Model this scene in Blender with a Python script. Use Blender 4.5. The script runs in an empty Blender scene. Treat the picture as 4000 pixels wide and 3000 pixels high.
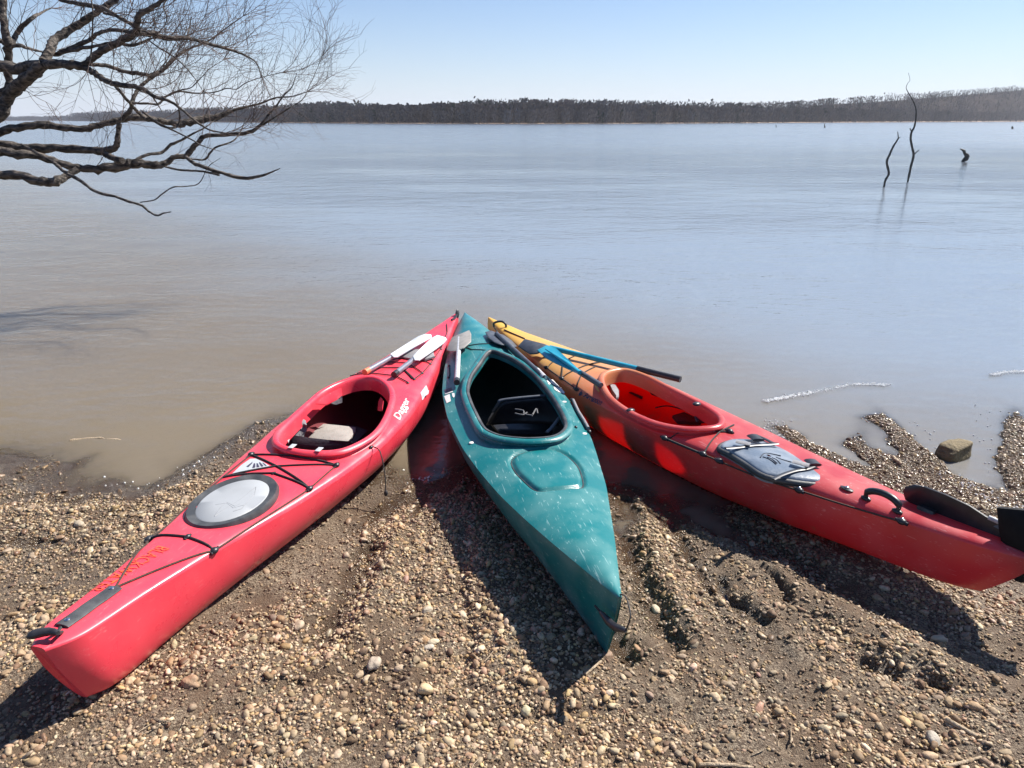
import bpy, math, random
import numpy as np
from mathutils import Vector, Matrix

rnd = random.Random(7)
rs = np.random.RandomState(11)
scene = bpy.context.scene
col = scene.collection

# ------------------------------------------------------------------ camera
CAM_H = 1.70
FPX = 2727.0                      # focal length in pixels of the 4000 px wide frame
PITCH = math.atan(570 / 1508.0)
cd = bpy.data.cameras.new('camera')
cam = bpy.data.objects.new('camera', cd)
col.objects.link(cam)
cd.sensor_fit = 'HORIZONTAL'; cd.sensor_width = 36.0
cd.lens = 36.0 * FPX / 4000.0
cd.clip_start = 0.05; cd.clip_end = 9000
cam.location = (0, 0, CAM_H)
cam.rotation_euler = (math.pi / 2 - PITCH, 0, 0)
scene.camera = cam

# ------------------------------------------------------------------ light
SUN_AZ, SUN_EL = math.radians(58), math.radians(47)
w = bpy.data.worlds.new('World'); scene.world = w; w.use_nodes = True
nt = w.node_tree; nt.nodes.clear()
sky = nt.nodes.new('ShaderNodeTexSky'); sky.sky_type = 'NISHITA'; sky.sun_disc = False
sky.sun_elevation = SUN_EL; sky.sun_rotation = SUN_AZ
sky.altitude = 200; sky.air_density = 1.0; sky.dust_density = 0.25; sky.ozone_density = 3.6
bg = nt.nodes.new('ShaderNodeBackground'); bg.inputs['Strength'].default_value = 0.056
wo = nt.nodes.new('ShaderNodeOutputWorld')
# clear spring air: pale band along the whole horizon
wtc = nt.nodes.new('ShaderNodeTexCoord'); wsp = nt.nodes.new('ShaderNodeSeparateXYZ'); nt.links.new(wtc.outputs['Generated'], wsp.inputs[0])
wab = nt.nodes.new('ShaderNodeMath'); wab.operation = 'ABSOLUTE'; nt.links.new(wsp.outputs[2], wab.inputs[0])
wml = nt.nodes.new('ShaderNodeMath'); wml.operation = 'MULTIPLY'; wml.inputs[1].default_value = -12.5; nt.links.new(wab.outputs[0], wml.inputs[0])
wex = nt.nodes.new('ShaderNodeMath'); wex.operation = 'EXPONENT'; nt.links.new(wml.outputs[0], wex.inputs[0])
wf = nt.nodes.new('ShaderNodeMath'); wf.operation = 'MULTIPLY'; wf.inputs[1].default_value = 0.92; nt.links.new(wex.outputs[0], wf.inputs[0])
wti = nt.nodes.new('ShaderNodeMix'); wti.data_type = 'RGBA'; wti.blend_type = 'MULTIPLY'; wti.inputs[0].default_value = 1.0; wti.inputs[7].default_value = (0.94, 1.04, 1.20, 1)
nt.links.new(sky.outputs[0], wti.inputs[6])
wmx = nt.nodes.new('ShaderNodeMix'); wmx.data_type = 'RGBA'; wmx.inputs[7].default_value = (7.3, 7.9, 8.9, 1)
nt.links.new(wf.outputs[0], wmx.inputs[0]); nt.links.new(wti.outputs[2], wmx.inputs[6])
nt.links.new(wmx.outputs[2], bg.inputs[0]); nt.links.new(bg.outputs[0], wo.inputs[0])
sl = bpy.data.lights.new('sun', 'SUN'); sl.energy = 5.0; sl.angle = math.radians(0.53); sl.color = (1.0, 0.945, 0.865)
sun = bpy.data.objects.new('sun', sl); col.objects.link(sun)
sd = Vector((-math.sin(SUN_AZ) * math.cos(SUN_EL), -math.cos(SUN_AZ) * math.cos(SUN_EL), -math.sin(SUN_EL)))
sun.rotation_euler = sd.to_track_quat('-Z', 'Y').to_euler()
sun.location = (8, 8, 10)
vs = scene.view_settings
vs.view_transform = 'Standard'; vs.look = 'None'; vs.exposure = 0.95; vs.gamma = 1.0; vs.use_curve_mapping = False
scene.render.engine = 'CYCLES'
scene.cycles.max_bounces = 7; scene.cycles.transparent_max_bounces = 8
scene.cycles.caustics_reflective = False; scene.cycles.caustics_refractive = False
scene.cycles.use_denoising = True
scene.cycles.sample_clamp_indirect = 6

# ------------------------------------------------------------------ from a picture point to a place
def ray(px, py):
    x = (px - 2000) / FPX; y = -(py - 1500) / FPX
    return np.array([x, math.cos(PITCH) + y * math.sin(PITCH), -(math.sin(PITCH) - y * math.cos(PITCH))])
def un(px, py, z=0.0):
    d = ray(px, py); t = (z - CAM_H) / d[2]
    return np.array([0, 0, CAM_H]) + d * t
def at_y(px, py, Y):
    d = ray(px, py); return np.array([0, 0, CAM_H]) + d * (Y / d[1])
def S(x0, y0, k, pts):
    return [(x0 + p[0] / k, y0 + p[1] / k) + tuple(p[2:]) for p in pts]
def D(pts):                       # points read off the 2212 px wide view
    return S(0, 0, 0.553, pts)

# ------------------------------------------------------------------ materials
def pmat(name, color, rough=0.5, spec=0.5, metallic=0.0, noise=None, bump=None, coat=0.0):
    m = bpy.data.materials.new(name); m.use_nodes = True
    n = m.node_tree; b = n.nodes['Principled BSDF']
    b.inputs['Base Color'].default_value = (*color, 1); b.inputs['Roughness'].default_value = rough
    b.inputs['Specular IOR Level'].default_value = spec; b.inputs['Metallic'].default_value = metallic
    b.inputs['Coat Weight'].default_value = coat
    tc = n.nodes.new('ShaderNodeTexCoord')
    if noise:
        sc, col2, amt = noise
        t = n.nodes.new('ShaderNodeTexNoise'); t.inputs['Scale'].default_value = sc; t.inputs['Detail'].default_value = 6
        n.links.new(tc.outputs['Object'], t.inputs['Vector'])
        r = n.nodes.new('ShaderNodeMapRange'); r.inputs[1].default_value = 0.42; r.inputs[2].default_value = 0.72
        r.inputs[4].default_value = amt
        n.links.new(t.outputs['Fac'], r.inputs[0])
        mx = n.nodes.new('ShaderNodeMix'); mx.data_type = 'RGBA'
        mx.inputs[6].default_value = (*color, 1); mx.inputs[7].default_value = (*col2, 1)
        n.links.new(r.outputs[0], mx.inputs[0]); n.links.new(mx.outputs[2], b.inputs['Base Color'])
    if bump:
        sc, st = bump
        t = n.nodes.new('ShaderNodeTexNoise'); t.inputs['Scale'].default_value = sc; t.inputs['Detail'].default_value = 5
        n.links.new(tc.outputs['Object'], t.inputs['Vector'])
        bp = n.nodes.new('ShaderNodeBump'); bp.inputs['Strength'].default_value = st; bp.inputs['Distance'].default_value = 0.01
        n.links.new(t.outputs['Fac'], bp.inputs['Height']); n.links.new(bp.outputs[0], b.inputs['Normal'])
    return m

def hull_mat(name, stops, scuff, scuff_amt, trans=0.2, rough=0.38, transcol=None, fine=90.0):
    """moulded polyethylene: colour along the boat, scratches, dust, a little light comes through"""
    m = bpy.data.materials.new(name); m.use_nodes = True
    n = m.node_tree; L = n.links; b = n.nodes['Principled BSDF']; out = n.nodes['Material Output']
    tc = n.nodes.new('ShaderNodeTexCoord'); sp = n.nodes.new('ShaderNodeSeparateXYZ')
    L.new(tc.outputs['Object'], sp.inputs[0])
    rp = n.nodes.new('ShaderNodeValToRGB')
    while len(rp.color_ramp.elements) < len(stops): rp.color_ramp.elements.new(0.5)
    for e, (p, c) in zip(rp.color_ramp.elements, stops):
        e.position = p; e.color = (*c, 1)
    n1 = n.nodes.new('ShaderNodeTexNoise'); n1.inputs['Scale'].default_value = 3.0; n1.inputs['Detail'].default_value = 3
    L.new(tc.outputs['Object'], n1.inputs['Vector'])
    ma = n.nodes.new('ShaderNodeMath'); ma.operation = 'MULTIPLY_ADD'; ma.inputs[1].default_value = 0.25
    L.new(sp.outputs[0], ma.inputs[0])
    mb = n.nodes.new('ShaderNodeMath'); mb.operation = 'MULTIPLY_ADD'; mb.inputs[1].default_value = 0.10; mb.inputs[2].default_value = -0.05
    L.new(n1.outputs['Fac'], mb.inputs[0]); L.new(mb.outputs[0], ma.inputs[2]); L.new(ma.outputs[0], rp.inputs[0])
    # scratches: stretched fine noise; dust: blotches
    mp = n.nodes.new('ShaderNodeMapping'); mp.inputs['Scale'].default_value = (0.35, 1.0, 1.0); mp.inputs['Rotation'].default_value = (0, 0, 0.35)
    L.new(tc.outputs['Object'], mp.inputs[0])
    n2 = n.nodes.new('ShaderNodeTexNoise'); n2.inputs['Scale'].default_value = fine; n2.inputs['Detail'].default_value = 7; n2.inputs['Roughness'].default_value = 0.7
    L.new(mp.outputs[0], n2.inputs['Vector'])
    n3 = n.nodes.new('ShaderNodeTexNoise'); n3.inputs['Scale'].default_value = 7; n3.inputs['Detail'].default_value = 4
    L.new(tc.outputs['Object'], n3.inputs['Vector'])
    r2 = n.nodes.new('ShaderNodeMapRange'); r2.inputs[1].default_value = 0.60; r2.inputs[2].default_value = 0.66
    L.new(n2.outputs['Fac'], r2.inputs[0])
    r3 = n.nodes.new('ShaderNodeMapRange'); r3.inputs[1].default_value = 0.40; r3.inputs[2].default_value = 0.68
    L.new(n3.outputs['Fac'], r3.inputs[0])
    mm = n.nodes.new('ShaderNodeMath'); mm.operation = 'MULTIPLY'; L.new(r2.outputs[0], mm.inputs[0]); L.new(r3.outputs[0], mm.inputs[1])
    r4 = n.nodes.new('ShaderNodeMath'); r4.operation = 'MULTIPLY_ADD'; r4.inputs[1].default_value = 0.12; L.new(r3.outputs[0], r4.inputs[0]); L.new(mm.outputs[0], r4.inputs[2])
    ms = n.nodes.new('ShaderNodeMath'); ms.operation = 'MULTIPLY'; ms.use_clamp = True; ms.inputs[1].default_value = scuff_amt
    L.new(r4.outputs[0], ms.inputs[0])
    mx = n.nodes.new('ShaderNodeMix'); mx.data_type = 'RGBA'; mx.inputs[7].default_value = (*scuff, 1)
    L.new(ms.outputs[0], mx.inputs[0]); L.new(rp.outputs[0], mx.inputs[6]); L.new(mx.outputs[2], b.inputs['Base Color'])
    # long dragging scratches
    mp2 = n.nodes.new('ShaderNodeMapping'); mp2.inputs['Scale'].default_value = (0.05, 1.0, 1.0); mp2.inputs['Rotation'].default_value = (0, 0, -0.12); L.new(tc.outputs['Object'], mp2.inputs[0])
    n5 = n.nodes.new('ShaderNodeTexNoise'); n5.inputs['Scale'].default_value = 150; n5.inputs['Detail'].default_value = 2; L.new(mp2.outputs[0], n5.inputs['Vector'])
    r5 = n.nodes.new('ShaderNodeMapRange'); r5.inputs[1].default_value = 0.675; r5.inputs[2].default_value = 0.72; r5.inputs[4].default_value = scuff_amt * .55; L.new(n5.outputs['Fac'], r5.inputs[0])
    mx5 = n.nodes.new('ShaderNodeMix'); mx5.data_type = 'RGBA'; mx5.inputs[7].default_value = (*scuff, 1); L.new(r5.outputs[0], mx5.inputs[0]); L.new(mx.outputs[2], mx5.inputs[6])
    # dried mud splashed up the lower sides
    n6 = n.nodes.new('ShaderNodeTexNoise'); n6.inputs['Scale'].default_value = 22; n6.inputs['Detail'].default_value = 8; n6.inputs['Roughness'].default_value = 0.75; L.new(tc.outputs['Object'], n6.inputs['Vector'])
    zz6 = n.nodes.new('ShaderNodeMapRange'); zz6.inputs[1].default_value = 0.02; zz6.inputs[2].default_value = 0.21; zz6.inputs[3].default_value = 0.16; zz6.inputs[4].default_value = -0.10; L.new(sp.outputs[2], zz6.inputs[0])
    ad6 = n.nodes.new('ShaderNodeMath'); ad6.operation = 'ADD'; L.new(n6.outputs['Fac'], ad6.inputs[0]); L.new(zz6.outputs[0], ad6.inputs[1])
    r6 = n.nodes.new('ShaderNodeMapRange'); r6.inputs[1].default_value = 0.60; r6.inputs[2].default_value = 0.74; r6.inputs[4].default_value = 0.75; L.new(ad6.outputs[0], r6.inputs[0])
    mx6 = n.nodes.new('ShaderNodeMix'); mx6.data_type = 'RGBA'; mx6.inputs[7].default_value = (0.20, 0.14, 0.09, 1); L.new(r6.outputs[0], mx6.inputs[0]); L.new(mx5.outputs[2], mx6.inputs[6]); L.new(mx6.outputs[2], b.inputs['Base Color'])
    rr = n.nodes.new('ShaderNodeMath'); rr.operation = 'MULTIPLY_ADD'; rr.inputs[1].default_value = 0.25; rr.inputs[2].default_value = rough
    L.new(r3.outputs[0], rr.inputs[0]); L.new(rr.outputs[0], b.inputs['Roughness'])
    b.inputs['Specular IOR Level'].default_value = 0.6
    bp = n.nodes.new('ShaderNodeBump'); bp.inputs['Strength'].default_value = 0.12; bp.inputs['Distance'].default_value = 0.004
    L.new(n2.outputs['Fac'], bp.inputs['Height']); L.new(bp.outputs[0], b.inputs['Normal'])
    tr = n.nodes.new('ShaderNodeBsdfTranslucent')
    if transcol: tr.inputs[0].default_value = (*transcol, 1)
    else: L.new(rp.outputs[0], tr.inputs[0])
    mxs = n.nodes.new('ShaderNodeMixShader'); mxs.inputs[0].default_value = trans
    L.new(b.outputs[0], mxs.inputs[1]); L.new(tr.outputs[0], mxs.inputs[2]); L.new(mxs.outputs[0], out.inputs[0])
    return m

M = {}
RED = (0.80, 0.052, 0.082)
M['red'] = hull_mat('red_polyethylene', [(0, RED), (1, (0.76, 0.045, 0.075))], (0.85, 0.33, 0.32), 0.35, trans=0.0, rough=0.27)
M['teal'] = hull_mat('teal_polyethylene', [(0, (0.005, 0.155, 0.160)), (0.55, (0.006, 0.140, 0.152)), (0.75, (0.008, 0.165, 0.19)), (1, (0.010, 0.18, 0.24))],
                     (0.42, 0.60, 0.58), 0.85, trans=0.04, rough=0.30, fine=70)
M['fade'] = hull_mat('red_to_yellow_polyethylene', [(0, (0.50, 0.050, 0.062)), (0.40, (0.51, 0.062, 0.065)), (0.53, (0.58, 0.20, 0.10)), (0.66, (0.70, 0.42, 0.15)), (0.84, (0.78, 0.50, 0.07))],
                     (0.72, 0.42, 0.40), 0.75, trans=0.24, rough=0.30, transcol=(0.85, 0.02, 0.012))
M['black'] = pmat('black_plastic', (0.018, 0.018, 0.022), 0.38, noise=(30, (0.05, 0.05, 0.055), 0.5))
M['rubber'] = pmat('black_rubber', (0.035, 0.038, 0.042), 0.5, noise=(14, (0.11, 0.11, 0.11), 0.8), bump=(120, 0.1))
M['cord'] = pmat('brown_black_cord', (0.035, 0.022, 0.018), 0.8, noise=(200, (0.13, 0.07, 0.05), 0.8))
M['bungee'] = pmat('black_bungee_cord', (0.015, 0.015, 0.017), 0.7, noise=(250, (0.06, 0.06, 0.06), 0.6))
M['lid'] = pmat('pale_grey_hatch_plastic', (0.33, 0.345, 0.36), 0.5, noise=(6, (0.27, 0.28, 0.29), 0.6), bump=(300, 0.05))
M['lid_mark'] = pmat('grey_moulded_mark', (0.235, 0.245, 0.26), 0.5, noise=(40, (0.27, 0.28, 0.29), 0.5))
M['bluehatch'] = pmat('dusty_blue_grey_plastic', (0.115, 0.15, 0.20), 0.38, noise=(9, (0.33, 0.36, 0.40), 0.75), bump=(60, 0.15))
M['white'] = pmat('white_paddle_plastic', (0.72, 0.74, 0.78), 0.35, noise=(20, (0.68, 0.68, 0.70), 0.5))
M['alu'] = pmat('grey_shaft', (0.26, 0.27, 0.32), 0.35, metallic=0.4, noise=(40, (0.16, 0.16, 0.19), 0.6))
M['palealu'] = pmat('pale_worn_shaft', (0.50, 0.50, 0.52), 0.45, noise=(50, (0.30, 0.30, 0.32), 0.7))
M['tan'] = pmat('weathered_tan_blade', (0.30, 0.28, 0.26), 0.55, noise=(25, (0.20, 0.19, 0.17), 0.7))
M['greyblade'] = pmat('charcoal_blade', (0.055, 0.062, 0.078), 0.42, noise=(25, (0.13, 0.14, 0.16), 0.6))
M['tealblade'] = pmat('bright_teal_blade', (0.012, 0.27, 0.40), 0.35, noise=(18, (0.06, 0.36, 0.46), 0.6))
M['seatpad'] = pmat('pale_tan_seat_fabric', (0.33, 0.31, 0.29), 0.85, noise=(30, (0.26, 0.24, 0.22), 0.7), bump=(150, 0.3))
M['lace'] = pmat('dusty_grey_lace', (.11, .11, .12), .7, noise=(40, (.2, .2, .2), .5))
M['dull'] = pmat('dull_black_housing', (.006, .006, .007), .7, .2, noise=(30, (.015, .015, .016), .5))
M['foam'] = pmat('grey_foam', (0.22, 0.22, 0.235), 0.7, noise=(30, (0.15, 0.15, 0.16), 0.7), bump=(120, 0.3))
M['darkfab'] = pmat('dark_navy_fabric', (0.02, 0.02, 0.03), 0.8, noise=(60, (0.045, 0.045, 0.055), 0.7), bump=(150, 0.3))
M['orange'] = pmat('orange_lettering', (0.78, 0.13, 0.03), 0.45, noise=(45, (0.72, 0.035, 0.05), 1.0))
M['decal'] = pmat('white_decal', (0.72, 0.70, 0.68), 0.45, noise=(120, (0.45, 0.40, 0.40), 0.7))
M['pinkdecal'] = pmat('worn_pink_white_decal', (0.85, 0.62, 0.60), 0.45, noise=(90, (0.80, 0.30, 0.30), 0.7))
M['tape'] = pmat('silver_tape', (0.50, 0.53, 0.55), 0.35, metallic=0.1, noise=(60, (0.40, 0.42, 0.44), 0.6))
M['navydecal'] = pmat('navy_decal', (0.035, 0.035, 0.07), 0.5, noise=(90, (0.10, 0.06, 0.08), 0.6))
M['steel'] = pmat('steel_screw', (0.75, 0.75, 0.76), 0.2, metallic=1.0, noise=(100, (0.6, 0.6, 0.6), 0.5))
M['orangecap'] = pmat('orange_end_cap', (0.60, 0.20, 0.09), 0.5, noise=(60, (0.35, 0.12, 0.07), 0.6))
M['yellow'] = pmat('yellow_plastic', (0.75, 0.48, 0.06), 0.4, noise=(30, (0.6, 0.35, 0.05), 0.5))
M['wood'] = pmat('bleached_driftwood', (0.40, 0.31, 0.21), 0.8, noise=(40, (0.25, 0.18, 0.11), 0.8), bump=(150, 0.6))
M['rock'] = pmat('mossy_brown_rock', (0.17, 0.13, 0.065), 0.8, noise=(25, (0.07, 0.055, 0.03), 0.9), bump=(60, 0.8))
M['wetwood'] = pmat('dark_wet_wood', (0.035, 0.032, 0.028), 0.6, noise=(20, (0.09, 0.08, 0.07), 0.7), bump=(60, 0.5))
M['maroon'] = pmat('shaded_maroon_inner_skin', (0.13, 0.008, 0.014), .6, noise=(10, (.09, .006, .012), .6))  # shade inside the red cockpit put into an added skin's colour
M['redliner'] = hull_mat('glowing_red_inner_skin', [(0, (0.85, 0.016, 0.012)), (1, (0.85, 0.018, 0.012))], (0.5, 0.05, 0.05), 0.2, trans=0.62, rough=.4)  # added skin; red glow of sun through the plastic put into its colour
M['liner'] = pmat('dark_brown_inner_skin', (0.030, 0.026, 0.022), .6, noise=(12, (.06, .05, .04), .6))  # added skin over the same teal plastic; cockpit darkness put into its colour
M['shiny'] = pmat('clear_resin', (0.6, 0.6, 0.58), 0.15, noise=(60, (0.5, 0.5, 0.48), 0.4))

# ------------------------------------------------------------------ mesh helpers
class MB:
    def __init__(s): s.v = []; s.f = []
    def add(s, v, f):
        o = len(s.v); s.v += [tuple(map(float, p)) for p in v]; s.f += [tuple(i + o for i in q) for q in f]
    def tube(s, pts, rad, sides=8, cap=True, flat=1.0, up=None, bump=0.0, rr=None):
        P = np.array(pts, float); n = len(P)
        R = np.full(n, rad, float) if np.isscalar(rad) else np.array(rad, float)
        T = np.gradient(P, axis=0); T /= (np.linalg.norm(T, axis=1)[:, None] + 1e-12)
        u = np.array(up if up is not None else (0, 0, 1.0), float)
        if abs(T[0] @ u) > 0.95: u = np.array([1.0, 0, 0])
        V = []
        for i in range(n):
            u = u - (u @ T[i]) * T[i]; u /= np.linalg.norm(u) + 1e-12
            b = np.cross(T[i], u)
            for k in range(sides):
                a = 2 * math.pi * k / sides
                q = R[i] * (1 + (rr.uniform(-bump, bump) if bump else 0))
                V.append(P[i] + q * (math.cos(a) * b + math.sin(a) * u * flat))
        Fs = []
        for i in range(n - 1):
            for k in range(sides):
                k2 = (k + 1) % sides
                Fs.append((i * sides + k, i * sides + k2, (i + 1) * sides + k2, (i + 1) * sides + k))
        if cap:
            Fs.append(tuple(range(sides))[::-1]); Fs.append(tuple((n - 1) * sides + k for k in range(sides)))
        s.add(V, Fs)
    def slab(s, poly, nrm, th, bevel=0.15):
        P = np.array(poly, float); nrm = np.array(nrm, float); nrm /= np.linalg.norm(nrm)
        c = P.mean(0); n = len(P); sc = 1 - bevel * th / (np.abs(P - c).max() + 1e-9) * 4
        rings = [c + (P - c) * sc - nrm * th * .5, P - nrm * th * .25, P + nrm * th * .25, c + (P - c) * sc + nrm * th * .5]
        V = [p for r in rings for p in r]; Fs = []
        for r in range(3):
            for k in range(n):
                k2 = (k + 1) % n
                Fs.append((r * n + k, r * n + k2, (r + 1) * n + k2, (r + 1) * n + k))
        Fs.append(tuple(range(n))[::-1]); Fs.append(tuple(3 * n + k for k in range(n)))
        s.add(V, Fs)
    def ball(s, c, r, nu=10, nv=7, noise=0.0, rr=None):
        c = np.array(c, float); r = np.array(r if hasattr(r, '__len__') else (r, r, r), float); V = []; Fs = []
        for j in range(nv + 1):
            ph = math.pi * j / nv
            for i in range(nu):
                a = 2 * math.pi * i / nu
                q = 1 + (rr.uniform(-noise, noise) if noise else 0)
                V.append(c + r * q * np.array([math.sin(ph) * math.cos(a), math.sin(ph) * math.sin(a), math.cos(ph)]))
        for j in range(nv):
            for i in range(nu):
                i2 = (i + 1) % nu
                Fs.append((j * nu + i, (j + 1) * nu + i, (j + 1) * nu + i2, j * nu + i2))
        s.add(V, Fs)
    def build(s, name, mat, parent=None, origin=None, smooth=True, sub=0):
        o = np.array(origin if origin is not None else (0, 0, 0), float)
        me = bpy.data.meshes.new(name)
        me.from_pydata([tuple(np.array(v) - o) for v in s.v], [], s.f); me.update()
        if smooth:
            me.shade_smooth()
            try: me.set_sharp_from_angle(angle=math.radians(50))
            except Exception: pass
        me.materials.append(mat)
        ob = bpy.data.objects.new(name, me); col.objects.link(ob)
        if parent is not None: ob.parent = parent
        elif origin is not None: ob.location = tuple(o)
        if sub:
            md = ob.modifiers.new('s', 'SUBSURF'); md.levels = sub; md.render_levels = sub
        return ob

def tag(o, label=None, cat=None, group=None, kind=None):
    if label: o['label'] = label
    if cat: o['category'] = cat
    if group: o['group'] = group
    if kind: o['kind'] = kind
    return o
def thing(name, loc, label, cat, group=None):
    e = bpy.data.objects.new(name, None); e.empty_display_size = 0.1; e.location = tuple(loc); col.objects.link(e)
    return tag(e, label, cat, group)
def fast_mesh(name, V, Fq, mat, smooth=True):
    """V (n,3) array, Fq (m,k) array of equal-size faces"""
    me = bpy.data.meshes.new(name); V = np.asarray(V, np.float32); Fq = np.asarray(Fq, np.int32)
    me.vertices.add(len(V)); me.vertices.foreach_set('co', V.ravel())
    k = Fq.shape[1]; me.loops.add(Fq.size); me.loops.foreach_set('vertex_index', Fq.ravel())
    me.polygons.add(len(Fq)); me.polygons.foreach_set('loop_start', np.arange(0, Fq.size, k, dtype=np.int32))
    me.update(calc_edges=True); me.validate()
    if smooth: me.shade_smooth()
    me.materials.append(mat)
    ob = bpy.data.objects.new(name, me); col.objects.link(ob); return ob
def vattr(ob, name, arr):
    a = ob.data.attributes.new(name, 'FLOAT', 'POINT'); a.data.foreach_set('value', np.asarray(arr, np.float32))
def cattr(ob, name, arr):
    a = ob.data.attributes.new(name, 'FLOAT_COLOR', 'POINT'); a.data.foreach_set('color', np.asarray(arr, np.float32).ravel())
def spline(pts, n, closed=False):
    P = np.array(pts, float)
    if closed: Q = np.vstack([P[-1], P, P[0], P[1]])
    else: Q = np.vstack([2 * P[0] - P[1], P, 2 * P[-1] - P[-2]])
    m = len(P) if closed else len(P) - 1
    out = []
    for q in range(n):
        t = q / (n if closed else n - 1) * m; i = min(int(t), m - 1); f = t - i
        a, b, c, d = Q[i], Q[i + 1], Q[i + 2], Q[i + 3]
        out.append(0.5 * ((2 * b) + (-a + c) * f + (2 * a - 5 * b + 4 * c - d) * f * f + (-a + 3 * b - 3 * c + d) * f ** 3))
    return np.array(out)

# ------------------------------------------------------------------ noise
_lat = rs.rand(8, 256, 256)
def vnoise(x, y, ch=0):
    L = _lat[ch % 8]; xi = np.floor(x).astype(int); yi = np.floor(y).astype(int)
    fx = x - xi; fy = y - yi; fx = fx * fx * (3 - 2 * fx); fy = fy * fy * (3 - 2 * fy)
    a = L[xi & 255, yi & 255]; b = L[(xi + 1) & 255, yi & 255]; c = L[xi & 255, (yi + 1) & 255]; d = L[(xi + 1) & 255, (yi + 1) & 255]
    return (a * (1 - fx) + b * fx) * (1 - fy) + (c * (1 - fx) + d * fx) * fy
def fbm(x, y, f, o=4, ch=0, g=0.5):
    s = 0; a = 1; t = 0
    for i in range(o):
        s = s + a * vnoise(x * f + 17 * i, y * f + 31 * i, ch + i); t += a; a *= g; f *= 2.03
    return s / t - 0.5

# ------------------------------------------------------------------ terrain
_sh = D([(-700, 1020), (-300, 1000), (0, 978), (90, 992), (190, 1037), (330, 1042), (420, 1000), (480, 962), (560, 915), (640, 900), (760, 950), (860, 1035), (940, 1040),
         (1000, 1015), (1120, 1010), (1240, 1020), (1320, 1050), (1440, 1085), (1560, 1110), (1650, 1085), (1710, 1020), (1760, 1035), (1850, 1060), (1960, 1085), (2100, 1115), (2212, 1140), (2700, 1170)])
_shw = np.array([un(*p)[:2] for p in _sh]); _shw = _shw[np.argsort(_shw[:, 0])]
def _seg(x, y, pts):
    """distance to a polyline and the share of the way along it"""
    best = np.full(np.shape(x), 1e9); tt = np.zeros(np.shape(x)); n = len(pts) - 1
    for i in range(n):
        a = pts[i]; d = pts[i + 1] - a; L2 = d @ d
        t = np.clip(((x - a[0]) * d[0] + (y - a[1]) * d[1]) / L2, 0, 1)
        q = np.hypot(x - a[0] - t * d[0], y - a[1] - t * d[1])
        tt = np.where(q < best, (i + t) / n, tt); best = np.minimum(best, q)
    return best, tt
FEAT = []   # (polyline, width, height, taper)
def feat(pts, wd, h): FEAT.append((np.array([un(*p)[:2] for p in D(pts)]), wd, h))
feat([(1845, 838), (1880, 865), (1925, 915), (1975, 970), (2040, 1030), (2120, 1110)], 0.130, 0.130)
feat([(1850, 900), (1850, 960), (1900, 1000)], 0.12, 0.08)
feat([(1690, 925), (1740, 955), (1800, 1000), (1860, 1040)], 0.10, 0.080)
feat([(2190, 880), (2200, 950), (2215, 1010), (2290, 1090)], 0.15, 0.15)
feat([(2165, 812), (2260, 806)], 0.05, 0.13)
feat([(1940, 1040), (2030, 1055), (2130, 1085), (2240, 1130)], 0.12, 0.07)
feat([(1800, 1010), (1900, 1060), (2000, 1100)], 0.07, 0.045)
feat([(1960, 880), (2030, 960), (2080, 1030)], 0.085, -0.075)
feat([(300, 1000), (330, 1030)], 0.10, -0.02)
feat([(205, 985), (150, 1010), (100, 1010)], 0.05, 0.012)
feat([(880, 1080), (800, 1130), (720, 1180)], 0.07, -0.022)          # groove by the red boat
feat([(800, 1200), (760, 1290), (700, 1400)], 0.09, -0.030)          # rubble trench
feat([(850, 1180), (820, 1300), (790, 1420)], 0.06, 0.022)
feat([(1000, 1150), (1080, 1350), (1150, 1500)], 0.10, 0.018)
feat([(1340, 1130), (1390, 1300), (1440, 1420)], 0.05, -0.018)
feat([(1375, 1150), (1430, 1290), (1490, 1400)], 0.05, 0.022)
feat([(1330, 1400), (1350, 1440)], 0.05, -0.045)                     # scooped hole at the teal stern
feat([(1600, 1320), (1615, 1345)], 0.038, -0.060)
feat([(1550, 1260), (1575, 1300)], 0.022, -0.03)
feat([(1640, 1240), (1690, 1290), (1700, 1310)], 0.020, -0.030)
feat([(1860, 1450), (1910, 1470)], 0.035, -0.050)
feat([(2000, 1500), (2020, 1510)], 0.025, -0.03)
feat([(1640, 1400), (1700, 1440), (1700, 1540)], 0.10, -0.014)
feat([(1560, 1180), (1700, 1280), (1900, 1400), (2100, 1500)], 0.09, 0.02)
feat([(1500, 1120), (1700, 1220), (1900, 1330), (2120, 1420)], 0.10, -0.018)
for pts, wd, h in (([(1765, 955), (1815, 975), (1880, 1005)], .050, -.060), ([(1900, 1000), (1960, 1040), (2050, 1080)], .03, -.03),
    ([(885, 1060), (800, 1230), (720, 1420), (660, 1600)], .030, .016), ([(915, 1070), (850, 1250), (790, 1450), (740, 1640)], .032, -.018), ([(960, 1080), (920, 1300), (880, 1600)], .030, .015),
    ([(1000, 1160), (1010, 1350), (1000, 1600)], .028, -.014), ([(1350, 1080), (1400, 1250), (1470, 1500), (1500, 1640)], .028, -.020), ([(1380, 1080), (1450, 1260), (1540, 1480)], .03, .018),
    ([(1420, 1090), (1520, 1270), (1640, 1500), (1700, 1640)], .026, -.016), ([(1480, 1120), (1620, 1300), (1780, 1520)], .028, .014), ([(60, 1120), (250, 1110), (420, 1060)], .035, .014), ([(0, 1180), (200, 1180), (350, 1130)], .03, -.012),
    ([(350, 1640), (560, 1540), (760, 1480)], .03, -.016), ([(950, 1640), (1150, 1580), (1400, 1560)], .035, -.014)):
    feat(pts, wd, h / 1.45)
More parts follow.
